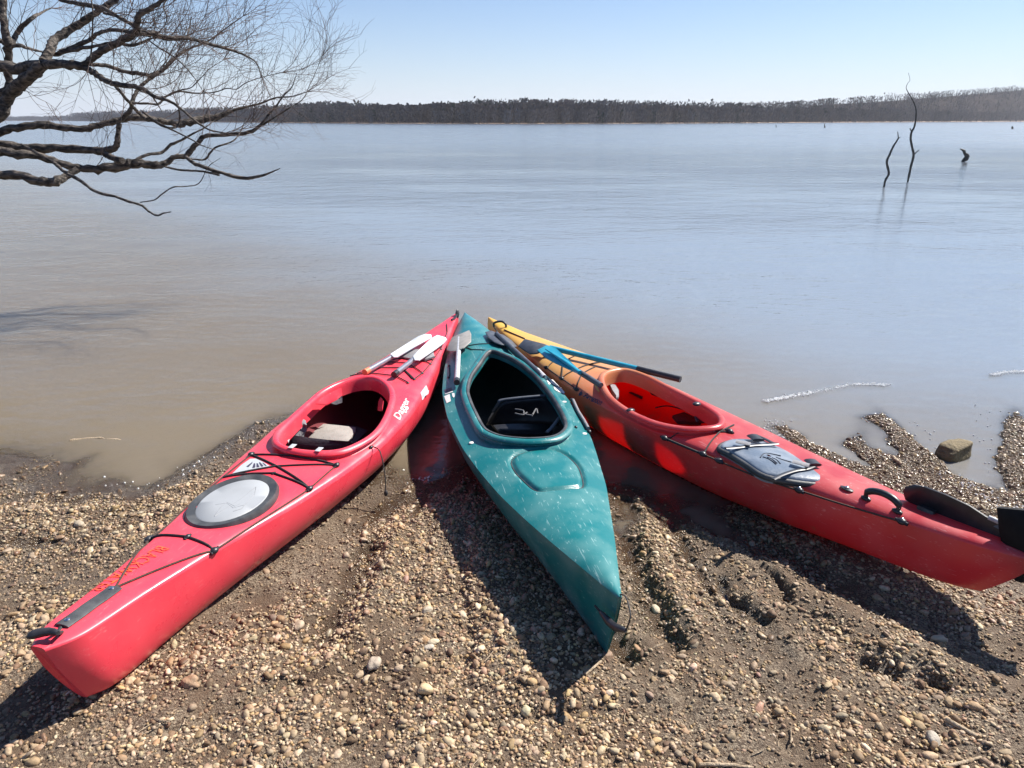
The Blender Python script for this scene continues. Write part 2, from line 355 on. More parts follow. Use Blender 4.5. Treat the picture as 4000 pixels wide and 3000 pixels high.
def gz(x, y, fine=True):
    x = np.asarray(x, float); y = np.asarray(y, float)
    s = np.interp(x, _shw[:, 0], _shw[:, 1]); d = s - y
    land = 0.030 * d + 0.012 * np.tanh(d * 2.5) + 0.012 * np.maximum(d - 1.0, 0)
    wat = -(0.11 * np.minimum(-d, 3) + 0.045 * np.clip(-d - 3, 0, 30))
    z = np.where(d > 0, land, wat)
    near = np.clip(1 - (y - 6) / 2, 0, 1)
    wx = x + .07 * fbm(x, y, 7, 3, 1); wy = y + .07 * fbm(x, y, 7, 3, 3)
    for pts, wd, h in FEAT:
        q, t = _seg(wx, wy, pts); h = h * (1.45 if abs(h) < .062 and pts[0, 1] < 2.9 else 1)
        z = z + h * np.exp(-(q / wd) ** 2 * (1 if h > 0 else 1.3)) * np.where(q < 4 * wd, 1, 0)
    if fine:
        am = np.clip(0.5 + d * 0.9, 0.12, 1.0) * near
        am = am * np.where((x > .9) & (y > 2.75), .55, 1)
        z = z + am * (0.030 * fbm(x, y, 2.2, 3, 0) + 0.026 * fbm(x, y, 9, 3, 2) + 0.020 * fbm(x, y, 30, 3, 4))
    z = np.where(d > .75, np.maximum(z, .012), z)
    far_r = np.clip((x - .75) / .3, 0, 1) * np.clip((y - 2.55) / .3, 0, 1)      # the spits stay low and flat
    z = np.where(z > 0, z * (1 - far_r) + far_r * .020 * np.tanh(z / .020), z)
    return z
def mudmask(x, y):
    """1 where the beach is smooth mud, 0 where it is gravel"""
    m = np.clip((fbm(x * 1.0, y * 0.8, 2.6, 3, 5) + 0.01) * 6.0 - .05, 0, 1)
    for pts, wd in MUD:
        q, t = _seg(x, y, pts); m = np.maximum(m, 1.25 * np.exp(-(q / wd) ** 2))
    for pts, wd in GRAV:
        q, t = _seg(x, y, pts); m = m * (1 - np.exp(-(q / wd) ** 2))
    m = m * (1 - .8 * np.clip((x - .85) / .2, 0, 1) * np.clip((y - 2.5) / .3, 0, 1))
    return np.clip(m, 0, 1)
MUD = [(np.array([un(*p)[:2] for p in D(pts)]), wd) for pts, wd in (
    ([(830, 1060), (700, 1180), (600, 1290), (520, 1370)], 0.10), ([(1700, 1380), (1710, 1500)], 0.09), ([(1560, 1200), (1640, 1240), (1760, 1300)], 0.06),
    ([(1820, 1320), (1850, 1380)], 0.07), ([(860, 1500), (1000, 1540)], 0.06), ([(1400, 1520), (1500, 1560)], 0.08), ([(330, 1060), (200, 1050)], 0.10), ([(2180, 1420), (2212, 1440)], 0.08))]
GRAV = [(np.array([un(*p)[:2] for p in D(pts)]), wd) for pts, wd in (
    ([(1000, 1180), (1050, 1350), (1000, 1500), (950, 1640)], 0.16), ([(50, 1150), (250, 1180), (420, 1080)], 0.22), ([(1420, 1150), (1500, 1350)], 0.12),
    ([(1800, 1400), (2100, 1560)], 0.12), ([(200, 1560), (450, 1450), (560, 1400)], 0.12), ([(1980, 1280), (2200, 1350)], 0.12),
    ([(1845, 838), (1925, 915), (2040, 1030), (2160, 1120)], 0.12), ([(1690, 925), (1800, 1000)], 0.1), ([(2190, 880), (2215, 1010)], 0.15), ([(300, 1650), (700, 1600), (1100, 1600)], 0.08))]

def axis_pts(lo, hi, step, far_lo, far_hi, g=1.22):
    a = list(np.arange(lo, hi + step / 2, step)); s = step
    while a[-1] < far_hi: s *= g; a.append(min(a[-1] + s, far_hi))
    s = step
    while a[0] > far_lo: s *= g; a.insert(0, max(a[0] - s, far_lo))
    return np.array(a)
def grid(xs, ys):
    X, Y = np.meshgrid(xs, ys); nx, ny = len(xs), len(ys)
    i = np.arange(nx * ny).reshape(ny, nx)
    Fq = np.stack([i[:-1, :-1], i[:-1, 1:], i[1:, 1:], i[1:, :-1]], -1).reshape(-1, 4)
    return X.ravel(), Y.ravel(), Fq

# ------------------------------------------------------------------ ground
mg = bpy.data.materials.new('wet_brown_mud'); mg.use_nodes = True
n = mg.node_tree; L = n.links; b = n.nodes['Principled BSDF']
tc = n.nodes.new('ShaderNodeTexCoord')
def tex(scale, detail=6, rough=0.6):
    t = n.nodes.new('ShaderNodeTexNoise'); t.inputs['Scale'].default_value = scale; t.inputs['Detail'].default_value = detail; t.inputs['Roughness'].default_value = rough
    L.new(tc.outputs['Object'], t.inputs['Vector']); return t
t1 = tex(5); t2 = tex(60, 8, 0.75); t3 = tex(240, 4)
vg = n.nodes.new('ShaderNodeTexVoronoi'); vg.inputs['Scale'].default_value = 190; L.new(tc.outputs['Object'], vg.inputs['Vector'])
r1 = n.nodes.new('ShaderNodeValToRGB'); r1.color_ramp.elements[0].position = 0.32; r1.color_ramp.elements[0].color = (0.060, 0.034, 0.019, 1)
r1.color_ramp.elements[1].position = 0.66; r1.color_ramp.elements[1].color = (0.185, 0.118, 0.066, 1)
mxn = n.nodes.new('ShaderNodeMath'); mxn.operation = 'MULTIPLY_ADD'; mxn.inputs[1].default_value = 0.55
mxo = n.nodes.new('ShaderNodeMath'); mxo.operation = 'MULTIPLY'; mxo.inputs[1].default_value = 0.45
L.new(t1.outputs['Fac'], mxo.inputs[0]); L.new(t2.outputs['Fac'], mxn.inputs[0]); L.new(mxo.outputs[0], mxn.inputs[2]); L.new(mxn.outputs[0], r1.inputs[0])
aw = n.nodes.new('ShaderNodeAttribute'); aw.attribute_name = 'wet'
mw = n.nodes.new('ShaderNodeMix'); mw.data_type = 'RGBA'; mw.blend_type = 'MULTIPLY'; mw.inputs[7].default_value = (0.50, 0.47, 0.44, 1)
t5 = tex(2.6, 5); rg = n.nodes.new('ShaderNodeMapRange'); rg.inputs[1].default_value = .40; rg.inputs[2].default_value = .60; L.new(t5.outputs['Fac'], rg.inputs[0])
sg = n.nodes.new('ShaderNodeSeparateColor'); L.new(vg.outputs['Color'], sg.inputs[0])
gr = n.nodes.new('ShaderNodeValToRGB'); gr.color_ramp.elements[0].position = .25; gr.color_ramp.elements[0].color = (.07, .045, .028, 1); gr.color_ramp.elements[1].position = .95; gr.color_ramp.elements[1].color = (.42, .34, .24, 1); L.new(sg.outputs[0], gr.inputs[0])
mgr = n.nodes.new('ShaderNodeMix'); mgr.data_type = 'RGBA'; mm_ = n.nodes.new('ShaderNodeMath'); mm_.operation = 'MULTIPLY'; mm_.inputs[1].default_value = .75; L.new(rg.outputs[0], mm_.inputs[0]); L.new(mm_.outputs[0], mgr.inputs[0])
L.new(r1.outputs[0], mgr.inputs[6]); L.new(gr.outputs[0], mgr.inputs[7])
L.new(aw.outputs['Fac'], mw.inputs[0]); L.new(mgr.outputs[2], mw.inputs[6]); L.new(mw.outputs[2], b.inputs['Base Color'])
rw = n.nodes.new('ShaderNodeMapRange'); rw.inputs[3].default_value = 0.78; rw.inputs[4].default_value = 0.16
L.new(aw.outputs['Fac'], rw.inputs[0]); L.new(rw.outputs[0], b.inputs['Roughness'])
bp = n.nodes.new('ShaderNodeBump'); bp.inputs['Strength'].default_value = 0.9; bp.inputs['Distance'].default_value = 0.012
mh = n.nodes.new('ShaderNodeMath'); mh.operation = 'MULTIPLY_ADD'; mh.inputs[1].default_value = 0.35
L.new(t3.outputs['Fac'], mh.inputs[0]); L.new(t2.outputs['Fac'], mh.inputs[2])
mv = n.nodes.new('ShaderNodeMath'); mv.operation = 'MULTIPLY_ADD'; mv.inputs[1].default_value = -.45; L.new(vg.outputs['Distance'], mv.inputs[0]); L.new(mh.outputs[0], mv.inputs[2]); L.new(mv.outputs[0], bp.inputs['Height']); L.new(bp.outputs[0], b.inputs['Normal'])
M['mud'] = mg

xs = axis_pts(-2.5, 2.95, 0.0135, -3000, 3000); ys = axis_pts(1.05, 4.1, 0.0135, -300, 3600)
X, Y, Fq = grid(xs, ys); Z = gz(X, Y)
ground = fast_mesh('ground', np.stack([X, Y, Z], 1), Fq, M['mud'])
def wetness(x, y, z):
    s = np.clip(1 - (z - 0.006) / np.where(x < -1, 0.040, 0.026), 0, 1)
    spit = np.clip((x - 0.9) / 0.5, 0, 1) * np.clip((y - 2.2) / 0.5, 0, 1)
    blot = np.clip((fbm(x, y, 4.0, 3, 6) - 0.10) * 9, 0, 1) * 0.5
    return np.clip(np.maximum(np.maximum(s, 0.8 * spit), blot * 0.7), 0, 1)
vattr(ground, 'wet', wetness(X, Y, Z)); tag(ground, kind='structure')

# ------------------------------------------------------------------ kayaks (shape)
def smooth_tab(tab, n=400, sig=0.03):
    s = np.array([t[0] for t in tab]); v = np.array([t[1] for t in tab])
    g = np.linspace(0, s[-1], n); f = np.interp(g, s, v); k = int(n * sig)
    pad = np.concatenate([2 * f[0] - f[1:k + 1][::-1], f, 2 * f[-1] - f[-k - 1:-1][::-1]])
    ker = np.hanning(2 * k + 1); ker /= ker.sum()
    return g, np.convolve(pad, ker, 'valid')
class Kayak:
    def __init__(s, A, B, hw, sheer, rock, crown, heel=0.0, p=3.0, q=2.0, nh=2.3, low=-0.03, sink=0.012, rake=0.08, nhe=None):
        s.nhe = nhe or nh
        s.rake = rake
        A = np.array(A[:2]); B = np.array(B[:2]); s.A = A; s.L = float(np.linalg.norm(B - A)); s.dir = (B - A) / s.L
        sc = s.L / hw[-1][0]
        T = lambda tab: smooth_tab([(t[0] * sc, t[1]) for t in tab])
        s.hw_, s.sh_, s.rk_, s.cr_ = T(hw), T(sheer), T(rock), T(crown)
        g = s.hw_[0]; gx = A[0] + s.dir[0] * g; gy = A[1] + s.dir[1] * g
        kz = np.maximum(gz(gx, gy, False) - sink, low)
        k = 30; pad = np.concatenate([np.full(k, kz[0]), kz, np.full(k, kz[-1])]); ker = np.hanning(2 * k + 1); ker /= ker.sum()
        s.kz_ = (g, np.convolve(pad, ker, 'valid') + s.rk_[1])
        s.p, s.q, s.nh = p, q, nh
        ang = math.atan2(s.dir[1], s.dir[0])
        s.M = Matrix.Translation((A[0], A[1], 0)) @ Matrix.Rotation(ang, 4, 'Z') @ Matrix.Rotation(heel, 4, 'X')
        s.Mi = np.array(s.M.inverted()); s.Mn = np.array(s.M)
        s.feats = []
    def hw(s, x): return np.maximum(np.interp(x, *s.hw_), 0.006)
    def sh(s, x): return np.interp(x, *s.sh_)
    def cr(s, x): return np.interp(x, *s.cr_)
    def kz(s, x): return np.minimum(np.interp(x, *s.kz_), s.sh(x) - 0.03)
    def dz(s, x, y):
        x = np.asarray(x, float); y = np.asarray(y, float)
        v = np.clip(np.abs(y) / s.hw(x), 0, 1)
        z = s.sh(x) + s.cr(x) * (1 - v ** s.p) ** (1 / s.q)
        for f in s.feats: z = z + f(x, y)
        return z
    def loc(s, P): P = np.array(P, float); return s.Mi[:3, :3] @ P + s.Mi[:3, 3]
    def wld(s, P): P = np.array(P, float); return s.Mn[:3, :3] @ P + s.Mn[:3, 3]
    def pick(s, px, py, off=0.0):
        """the place on the deck that shows at this point of the picture"""
        o = s.loc((0, 0, CAM_H)); d = s.Mi[:3, :3] @ ray(px, py); z = 0.3
        for _ in range(14):
            t = (z - o[2]) / d[2]; q = o + d * t
            z = 0.5 * z + 0.5 * (float(s.dz(np.clip(q[0], 0, s.L), q[1])) + off)
        return np.array([q[0], q[1], z])
    def plane(s, px, py, z):
        o = s.loc((0, 0, CAM_H)); d = s.Mi[:3, :3] @ ray(px, py); t = (z - o[2]) / d[2]; return o + d * t
    def vplane(s, px, py, y0=0.0):
        o = s.loc((0, 0, CAM_H)); d = s.Mi[:3, :3] @ ray(px, py); t = (y0 - o[1]) / d[1]; return o + d * t
    def section_hw(s, x, z):
        """half width of the hull at height z"""
        dp = s.sh(x) - s.kz(x); r = np.clip((s.sh(x) - z) / dp, 0, 1)
        return np.where(z < s.kz(x), -1, s.hw(x) * (1 - r ** s.nh) ** (1 / s.nh))

R1 = Kayak(un(136, 2523, .38) + np.array([.005, .0, 0]), un(1787, 1235, .3),
    [(0, .024), (.012, .046), (.04, .062), (.11, .072), (.3, .088), (.57, .128), (.95, .205), (1.27, .262), (1.65, .305), (2.0, .300), (2.35, .262), (2.73, .195), (3.14, .12), (3.5, .055), (3.76, .008)],
    [(0, .365), (.1, .355), (.3, .335), (.6, .305), (1, .27), (1.5, .245), (2, .24), (2.7, .25), (3.3, .275), (3.76, .32)],
    [(0, .03), (.06, .01), (.2, .0), (.6, 0), (3.0, 0), (3.4, .03), (3.65, .12), (3.76, .24)],
    [(0, .012), (.3, .02), (.8, .035), (1.5, .05), (2.2, .065), (2.8, .05), (3.4, .03), (3.76, .008)], p=3.4, q=2.4, nh=2.2, rake=.09, nhe=3.6)
G = Kayak(un(*D([(1340, 1283)])[0], .36), un(*D([(1004, 672)])[0], .31),
    [(0, .006), (.1, .034), (.2, .063), (.37, .112), (.55, .160), (.8, .225), (1.1, .282), (1.3, .315), (1.7, .345), (2.06, .335), (2.4, .29), (2.6, .255), (2.95, .185), (3.25, .112), (3.45, .055), (3.6, .006)],
    [(0, .345), (.2, .325), (.6, .285), (1, .26), (1.6, .25), (2.2, .25), (2.8, .255), (3.2, .265), (3.6, .29)],
    [(0, .0), (.6, 0), (3.0, 0), (3.3, .04), (3.5, .14), (3.6, .24)],
    [(0, .006), (.2, .022), (.8, .045), (1.3, .055), (2.2, .06), (2.8, .065), (3.3, .05), (3.6, .01)], p=2.1, q=1.0, nh=1.9, rake=.09)
_d2 = un(1900, 1250, .3)[:2] - un(4023, 2215, .33)[:2]; _d2 /= np.linalg.norm(_d2); _n2 = np.array([-_d2[1], _d2[0]])
A2 = un(4023, 2215, .33)[:2] - _n2 * 0.06
R2 = Kayak(A2, un(1900, 1250, .29),
    [(0, .020), (.05, .045), (.15, .07), (.3, .092), (.5, .122), (.75, .16), (1.0, .205), (1.3, .25), (1.6, .285), (2.0, .295), (2.3, .275), (2.6, .23), (2.9, .17), (3.2, .11), (3.5, .05), (3.68, .008)],
    [(0, .325), (.3, .295), (.6, .27), (1, .25), (1.6, .235), (2.2, .235), (2.8, .245), (3.3, .265), (3.68, .30)],
    [(0, .09), (.06, .07), (.3, .045), (.6, .02), (.9, 0), (3.0, 0), (3.3, .04), (3.55, .12), (3.68, .24)],
    [(0, .02), (.3, .03), (.8, .045), (1.5, .05), (2.2, .07), (2.8, .055), (3.3, .03), (3.68, .01)], heel=math.radians(4), p=2.8, q=1.7, nh=2.2, rake=.14, nhe=3.0)

def outline_local(k, pts, n=110, off=0.0):
    P = np.array([k.pick(px, py, off) for px, py in pts])[:, :2]
    return spline(P, n, True)
def inside(poly, x, y):
    c = np.zeros(np.shape(x), bool); n = len(poly); j = n - 1
    for i in range(n):
        xi, yi = poly[i]; xj, yj = poly[j]
        cond = ((yi > y) != (yj > y)) & (x < (xj - xi) * (y - yi) / (yj - yi + 1e-12) + xi); c ^= cond; j = i
    return c
def outdist(poly, x, y):
    q, t = _seg(x, y, np.vstack([poly, poly[:1]])); return q

def kayak_body(k, root, mat, cock, nx=300, nd=56, nhh=30, added_skin=None):
    # stations, closer together at the ends
    t = np.linspace(0, 1, nx); xs_ = k.L * (t - 0.06 * np.sin(2 * math.pi * t))
    v = np.linspace(-1, 1, nd); v = np.sign(v) * (1 - (1 - np.abs(v)) ** 1.25)
    Xg, Vg = np.meshgrid(xs_, v, indexing='ij'); Yg = Vg * k.hw(Xg); Zg = k.dz(Xg, Yg * 0.99999)
    V = np.stack([Xg, Yg, Zg], -1).reshape(-1, 3)
    ins = inside(cock, V[:, 0], V[:, 1])
    i = np.arange(nx * nd).reshape(nx, nd)
    Fq = np.stack([i[:-1, :-1], i[1:, :-1], i[1:, 1:], i[:-1, 1:]], -1).reshape(-1, 4)
    keep = ~ins[Fq].all(1); Fq = Fq[keep]
    used = np.unique(Fq); cl = np.vstack([cock, cock[:1]])
    for q in used:
        if ins[q]:
            p = V[q, :2]; best = None
            a = cl[:-1]; d = cl[1:] - a; tt = np.clip(((p - a) * d).sum(1) / (d * d).sum(1), 0, 1); c = a + d * tt[:, None]
            dd = ((c - p) ** 2).sum(1); c = c[dd.argmin()]; V[q, :2] = c; V[q, 2] = float(k.dz(c[0], c[1]))
    rem = -np.ones(len(V), int); rem[used] = np.arange(len(used))
    deck = fast_mesh('deck', V[used], rem[Fq], mat); deck.parent = root
    a = np.linspace(0, math.pi, nhh); n_ = (2.0 / (k.nh + (k.nhe - k.nh) * np.exp(-xs_ / .28)))[:, None]
    cs = np.sign(np.cos(a))[None] * np.abs(np.cos(a))[None] ** n_; sn = np.abs(np.sin(a))[None] ** n_
    hwv = k.hw(xs_); shv = k.sh(xs_); kzv = k.kz(xs_)
    V = np.stack([np.repeat(xs_[:, None], nhh, 1), hwv[:, None] * cs, shv[:, None] - (shv - kzv)[:, None] * sn], -1)
    rr_ = (shv[:, None] - V[..., 2]) / (shv - kzv)[:, None]
    V[..., 0] += k.rake * rr_ ** 1.3 * np.exp(-(xs_[:, None] / (k.rake * 2.6)) ** 1.5)        # raked, rounded stem
    V = V.reshape(-1, 3); i = np.arange(nx * nhh).reshape(nx, nhh)
    Fq = np.stack([i[:-1, :-1], i[:-1, 1:], i[1:, 1:], i[1:, :-1]], -1).reshape(-1, 4)
    hull = fast_mesh('hull', V, Fq, mat); hull.parent = root
    if added_skin:
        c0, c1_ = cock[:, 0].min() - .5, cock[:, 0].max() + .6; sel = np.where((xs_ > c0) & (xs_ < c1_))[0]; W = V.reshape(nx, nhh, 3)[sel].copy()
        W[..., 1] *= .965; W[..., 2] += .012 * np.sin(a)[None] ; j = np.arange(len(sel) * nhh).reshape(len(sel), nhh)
        ln_ = fast_mesh('inner_liner', W.reshape(-1, 3), np.stack([j[:-1, :-1], j[:-1, 1:], j[1:, 1:], j[1:, :-1]], -1).reshape(-1, 4), added_skin); ln_.parent = root  # added skin that carries each cockpit's painted tone
    for e in (0, nx - 1):   # stem plate closing each end
        mb = MB(); ring = [tuple(V[e * nhh + j]) for j in range(nhh)]
        yy = np.linspace(-1, 1, nd); x0 = xs_[e]; top = [(x0, float(w_ * k.hw(x0)), float(k.dz(x0, w_ * k.hw(x0) * .99999))) for w_ in np.linspace(-1, 1, 11)[1:-1]]
        mb.add(ring + top, [tuple(range(len(ring) + len(top)))]); mb.build('stem', mat, root, smooth=False)
    return deck, hull

def sweep_rim(k, name, mat, cock, root, prof, lift=None, n_s=None):
    P = np.array(cock); n = len(P); T = np.roll(P, -1, 0) - np.roll(P, 1, 0); T /= np.linalg.norm(T, axis=1)[:, None]
    area = 0.5 * np.sum(P[:, 0] * np.roll(P[:, 1], -1) - P[:, 1] * np.roll(P[:, 0], -1))
    N = np.stack([T[:, 1], -T[:, 0]], 1) * (1 if area > 0 else -1)
    zz = k.dz(P[:, 0], P[:, 1]); ker = np.hanning(13); ker /= ker.sum()
    zz = np.convolve(np.concatenate([zz[-6:], zz, zz[:6]]), ker, 'valid')
    V = []; m = len(prof)
    for i in range(n):
        for (o, h) in prof:
            q = P[i] + N[i] * o; V.append((q[0], q[1], zz[i] + h + (lift(q[0]) if lift else 0)))
    Fs = []
    for i in range(n):
        i2 = (i + 1) % n
        for j in range(m - 1): Fs.append((i * m + j, i2 * m + j, i2 * m + j + 1, i * m + j + 1))
    mb = MB(); mb.add(V, Fs); return mb.build(name, mat, root)

def kroot(k, name, label):
    e = thing(name, (0, 0, 0), label, 'kayak'); e.matrix_world = k.M; return e
def deck_line(k, pts, lift=0.006, n=None, px=True, sag=True):
    P = [k.pick(*p[:2]) for p in pts] if px else [np.array(p) for p in pts]
    out = []
    for a, b_ in zip(P[:-1], P[1:]):
        m = max(2, int(np.linalg.norm(b_ - a) / 0.025))
        for i in range(m):
            q = a + (b_ - a) * i / m; out.append((q[0], q[1], float(k.dz(q[0], q[1])) + lift))
    q = P[-1]; out.append((q[0], q[1], float(k.dz(q[0], q[1])) + lift)); return out
def cord(k, root, pts, r=0.0035, mat='cord', name='deck_cord', lift=0.004, px=True):
    mb = MB(); mb.tube(deck_line(k, pts, lift, px=px), r, 6); return mb.build(name, M[mat], root)
def knob(k, root, px, r=0.014, mat='black', name='cord_fitting', screw=False):
    p = k.pick(*px); mb = MB(); z = p[2]
    mb.ball((p[0], p[1], z + r * .35), (r * 1.25, r, r * .8), 10, 6)
    mb.tube([(p[0] - r * 1.5, p[1], z + r * .25), (p[0] + r * 1.5, p[1], z + r * .25)], r * .45, 6)
    o = mb.build(name, M[mat], root)
    if screw:
        mb = MB(); mb.ball((p[0], p[1], z + r * 1.1), (r * .4, r * .4, r * .2), 8, 4); mb.build('screw', M['steel'], o)
    return o
def screw(k, root, px, r=0.006):
    p = k.pick(*px); mb = MB(); mb.ball((p[0], p[1], p[2] + .001), (r, r, r * .5), 10, 5); return mb.build('screw', M['steel'], root)
def decal(k, root, name, mat, pts, lift=0.0025):
    P = np.array([k.pick(*p)[:2] for p in pts]); c = P.mean(0); V = []; m = 4; n = []
    R = []
    for i in range(len(P)):
        a, b_ = P[i], P[(i + 1) % len(P)]
        for j in range(m): R.append(a + (b_ - a) * j / m)
    R = np.array(R); nn = len(R)
    for f in (0, .35, .7, 1.0):
        for q in R: w_ = c + (q - c) * f; V.append((w_[0], w_[1], float(k.dz(*w_)) + lift))
    Fs = []
    for r in range(3):
        for i in range(nn): i2 = (i + 1) % nn; Fs.append((r * nn + i, r * nn + i2, (r + 1) * nn + i2, (r + 1) * nn + i))
    mb = MB(); mb.add(V, Fs); return mb.build(name, M[mat], root)
def deck_text(k, root, name, body, mat, p0, p1, height_px=None, size=0.05, upsign=1, shear=0.0, lift=0.003, bold=0.0):
    a = k.pick(*p0)[:2]; b_ = k.pick(*p1)[:2]; d = b_ - a; Ln = np.linalg.norm(d); d /= Ln; u = np.array([-d[1], d[0]]) * upsign
    cu = bpy.data.curves.new('t', 'FONT'); cu.body = body; cu.size = 1; cu.shear = shear; cu.offset = bold
    ob = bpy.data.objects.new('t', cu); col.objects.link(ob); dg = bpy.context.evaluated_depsgraph_get()
    me = bpy.data.meshes.new_from_object(ob.evaluated_get(dg)); bpy.data.objects.remove(ob)
    X_ = [v_.co.x for v_ in me.vertices]; w0, w1 = min(X_), max(X_)
    for v_ in me.vertices:
        q = a + d * (v_.co.x - w0) / (w1 - w0) * Ln + u * v_.co.y * size
        v_.co = (q[0], q[1], float(k.dz(*q)) + lift)
    me.materials.append(M[mat]); o = bpy.data.objects.new(name, me); col.objects.link(o); o.parent = root; return o

# ---------------------------------------------------------------- R1, the red kayak on the left
c1 = lambda pts: S(1000, 1350, 3.16, pts)
r1 = kroot(R1, 'kayak', 'bright red kayak on the left with round grey hatch and two white-bladed paddles')
cock1_px = c1([(1140, 430), (1400, 395), (1560, 460), (1640, 600), (1590, 820), (1450, 1050), (1200, 1215), (950, 1290), (600, 1285), (330, 1210), (300, 1090), (440, 930), (640, 745), (860, 560)])
cock1 = outline_local(R1, cock1_px, 120, 0.03)
_hp = [S(0, 1700, 1.58, [p])[0] for p in ((1140, 470), (1450, 265), (1765, 380), (1640, 520), (1300, 590), (1160, 560))]
hc1 = np.mean([R1.pick(*S(0, 1700, 1.58, [p])[0])[:2] for p in ((1125, 480), (1765, 380), (1560, 262), (1290, 590))], 0)
hr1 = (0.205, 0.150)
R1.feats.append(lambda x, y: -0.012 * np.clip(1.6 - np.hypot((x - hc1[0]) / (hr1[0] + .01), (y - hc1[1]) / (hr1[1] + .01)) * 1.5, 0, 1) ** .7)
kayak_body(R1, r1, M['red'], cock1, added_skin=M['maroon'])
prof = [(-.006, -.045), (-.004, -.01), (-.002, .018), (.002, .03), (.010, .036), (.022, .036), (.033, .030), (.037, .022), (.034, .017), (.022, .014), (.016, .008), (.018, 0), (.030, -.006)]
sweep_rim(R1, 'coaming', M['red'], cock1, r1, prof)
# hatch: black rubber ring and pale lid
def disc_part(k, root, name, mat, c, r, z0, z1, rr=None, inner=0.0, z2=None):
    mb = MB(); n_ = 48; V = []; Fs = []
    rings = [(1.0, z0), (1.02, (z0 + z1) / 2), (0.97, z1)]
    rings += [(inner, z2 if z2 is not None else z1)] if inner else [(0.5, z1 + .002), (0.001, z1 + .0025)]
    zc = float(k.dz(c[0], c[1]))
    for f, z in rings:
        for i in range(n_):
            a = 2 * math.pi * i / n_; V.append((c[0] + math.cos(a) * r[0] * f, c[1] + math.sin(a) * r[1] * f, zc + z))
    for j in range(len(rings) - 1):
        for i in range(n_): i2 = (i + 1) % n_; Fs.append((j * n_ + i, j * n_ + i2, (j + 1) * n_ + i2, (j + 1) * n_ + i))
    mb.add(V, Fs); return mb.build(name, M[mat], root)
hring = disc_part(R1, r1, 'hatch_ring', 'rubber', hc1, hr1, -.004, .030, inner=0.80, z2=.024)
lid = disc_part(R1, r1, 'hatch_lid', 'lid', hc1, (hr1[0] * .80, hr1[1] * .80), .01, .026)
zl = float(R1.dz(*hc1)) + .0272
def lidmark(pts):
    mb = MB(); mb.tube([tuple(R1.plane(*S(0, 1700, 1.58, [p])[0], zl)) for p in pts], .0016, 5); o = mb.build('lid_mark', M['lid_mark'], lid)
lidmark([(1325, 500), (1390, 455), (1480, 400), (1580, 320), (1572, 370), (1520, 420), (1490, 455), (1440, 470)])
lidmark([(1325, 500), (1360, 450), (1400, 415), (1450, 440), (1480, 425)]); lidmark([(1330, 430), (1400, 420), (1440, 450), (1505, 432)])
c4 = lambda pts: S(0, 1700, 1.58, pts)
fit = {k_: c4([v_])[0] for k_, v_ in dict(a=(1550, 125), b=(2078, 190), c=(1912, 335), d=(1375, 265), e=(920, 648), f=(1325, 718), g=(715, 945), h=(1160, 632)).items()}
for q in 'abcef': knob(R1, r1, fit[q])
knob(R1, r1, fit['h'], .011)
cord(R1, r1, [fit['a'], c4([(1800, 130)])[0], fit['b']], .0045, 'bungee', 'bungee_cord')
cord(R1, r1, [fit['a'], c4([(1720, 200)])[0], fit['c']], .0045, 'bungee', 'bungee_cord')
cord(R1, r1, [fit['d'], c4([(1700, 195)])[0], fit['b']], .0040, 'bungee', 'bungee_cord')
cord(R1, r1, [fit['d'], c4([(1560, 240)])[0], c4([(1690, 238)])[0], fit['c']], .0045, 'bungee', 'bungee_cord')
cord(R1, r1, [fit['e'], fit['h'], fit['f']], .0045, 'bungee', 'bungee_cord')
for a, b_ in (('a', 'd'), ('d', 'e'), ('e', 'g'), ('b', 'c'), ('c', 'f'), ('f', 'g')): cord(R1, r1, [fit[a], fit[b_]])
knob(R1, r1, c4([(1690, 238)])[0], .008)
# black strip with screws, toggle handle
sp = [R1.pick(*p) for p in c4([(715, 945), (640, 1000), (560, 1055), (500, 1100)]) + [S(0, 2000, 1.659, [(400, 745)])[0]]]
mb = MB(); pts = spline(sp, 14); mb.tube([(p[0], p[1], float(R1.dz(p[0], p[1])) + .004) for p in pts], .025, 8, flat=.22); strip = mb.build('skeg_strip', M['rubber'], r1)
for p in (pts[1], pts[12]):
    mb = MB(); mb.ball((p[0], p[1], float(R1.dz(p[0], p[1])) + .010), (.008, .008, .004), 8, 5); mb.build('screw', M['steel'], strip)
tz = .40
tp = [R1.plane(*S(0, 2000, 1.659, [p])[0], tz) for p in ((175, 815), (230, 790), (320, 775), (375, 785))]
mb = MB(); mb.tube(spline(tp, 12), [.004, .009, .012, .013, .013, .013, .012, .012, .010, .010, .009, .006], 8); mb.build('toggle_handle', M['black'], r1)
mb = MB(); mb.tube(spline([tp[2], R1.pick(*S(0, 2000, 1.659, [(360, 790)])[0]), R1.pick(*S(0, 2000, 1.659, [(400, 745)])[0])], 8), .006, 6); mb.tube(spline([tp[3], R1.pick(*S(0, 2000, 1.659, [(400, 780)])[0])], 4), .006, 6); mb.build('toggle_cord', M['bungee'], r1)
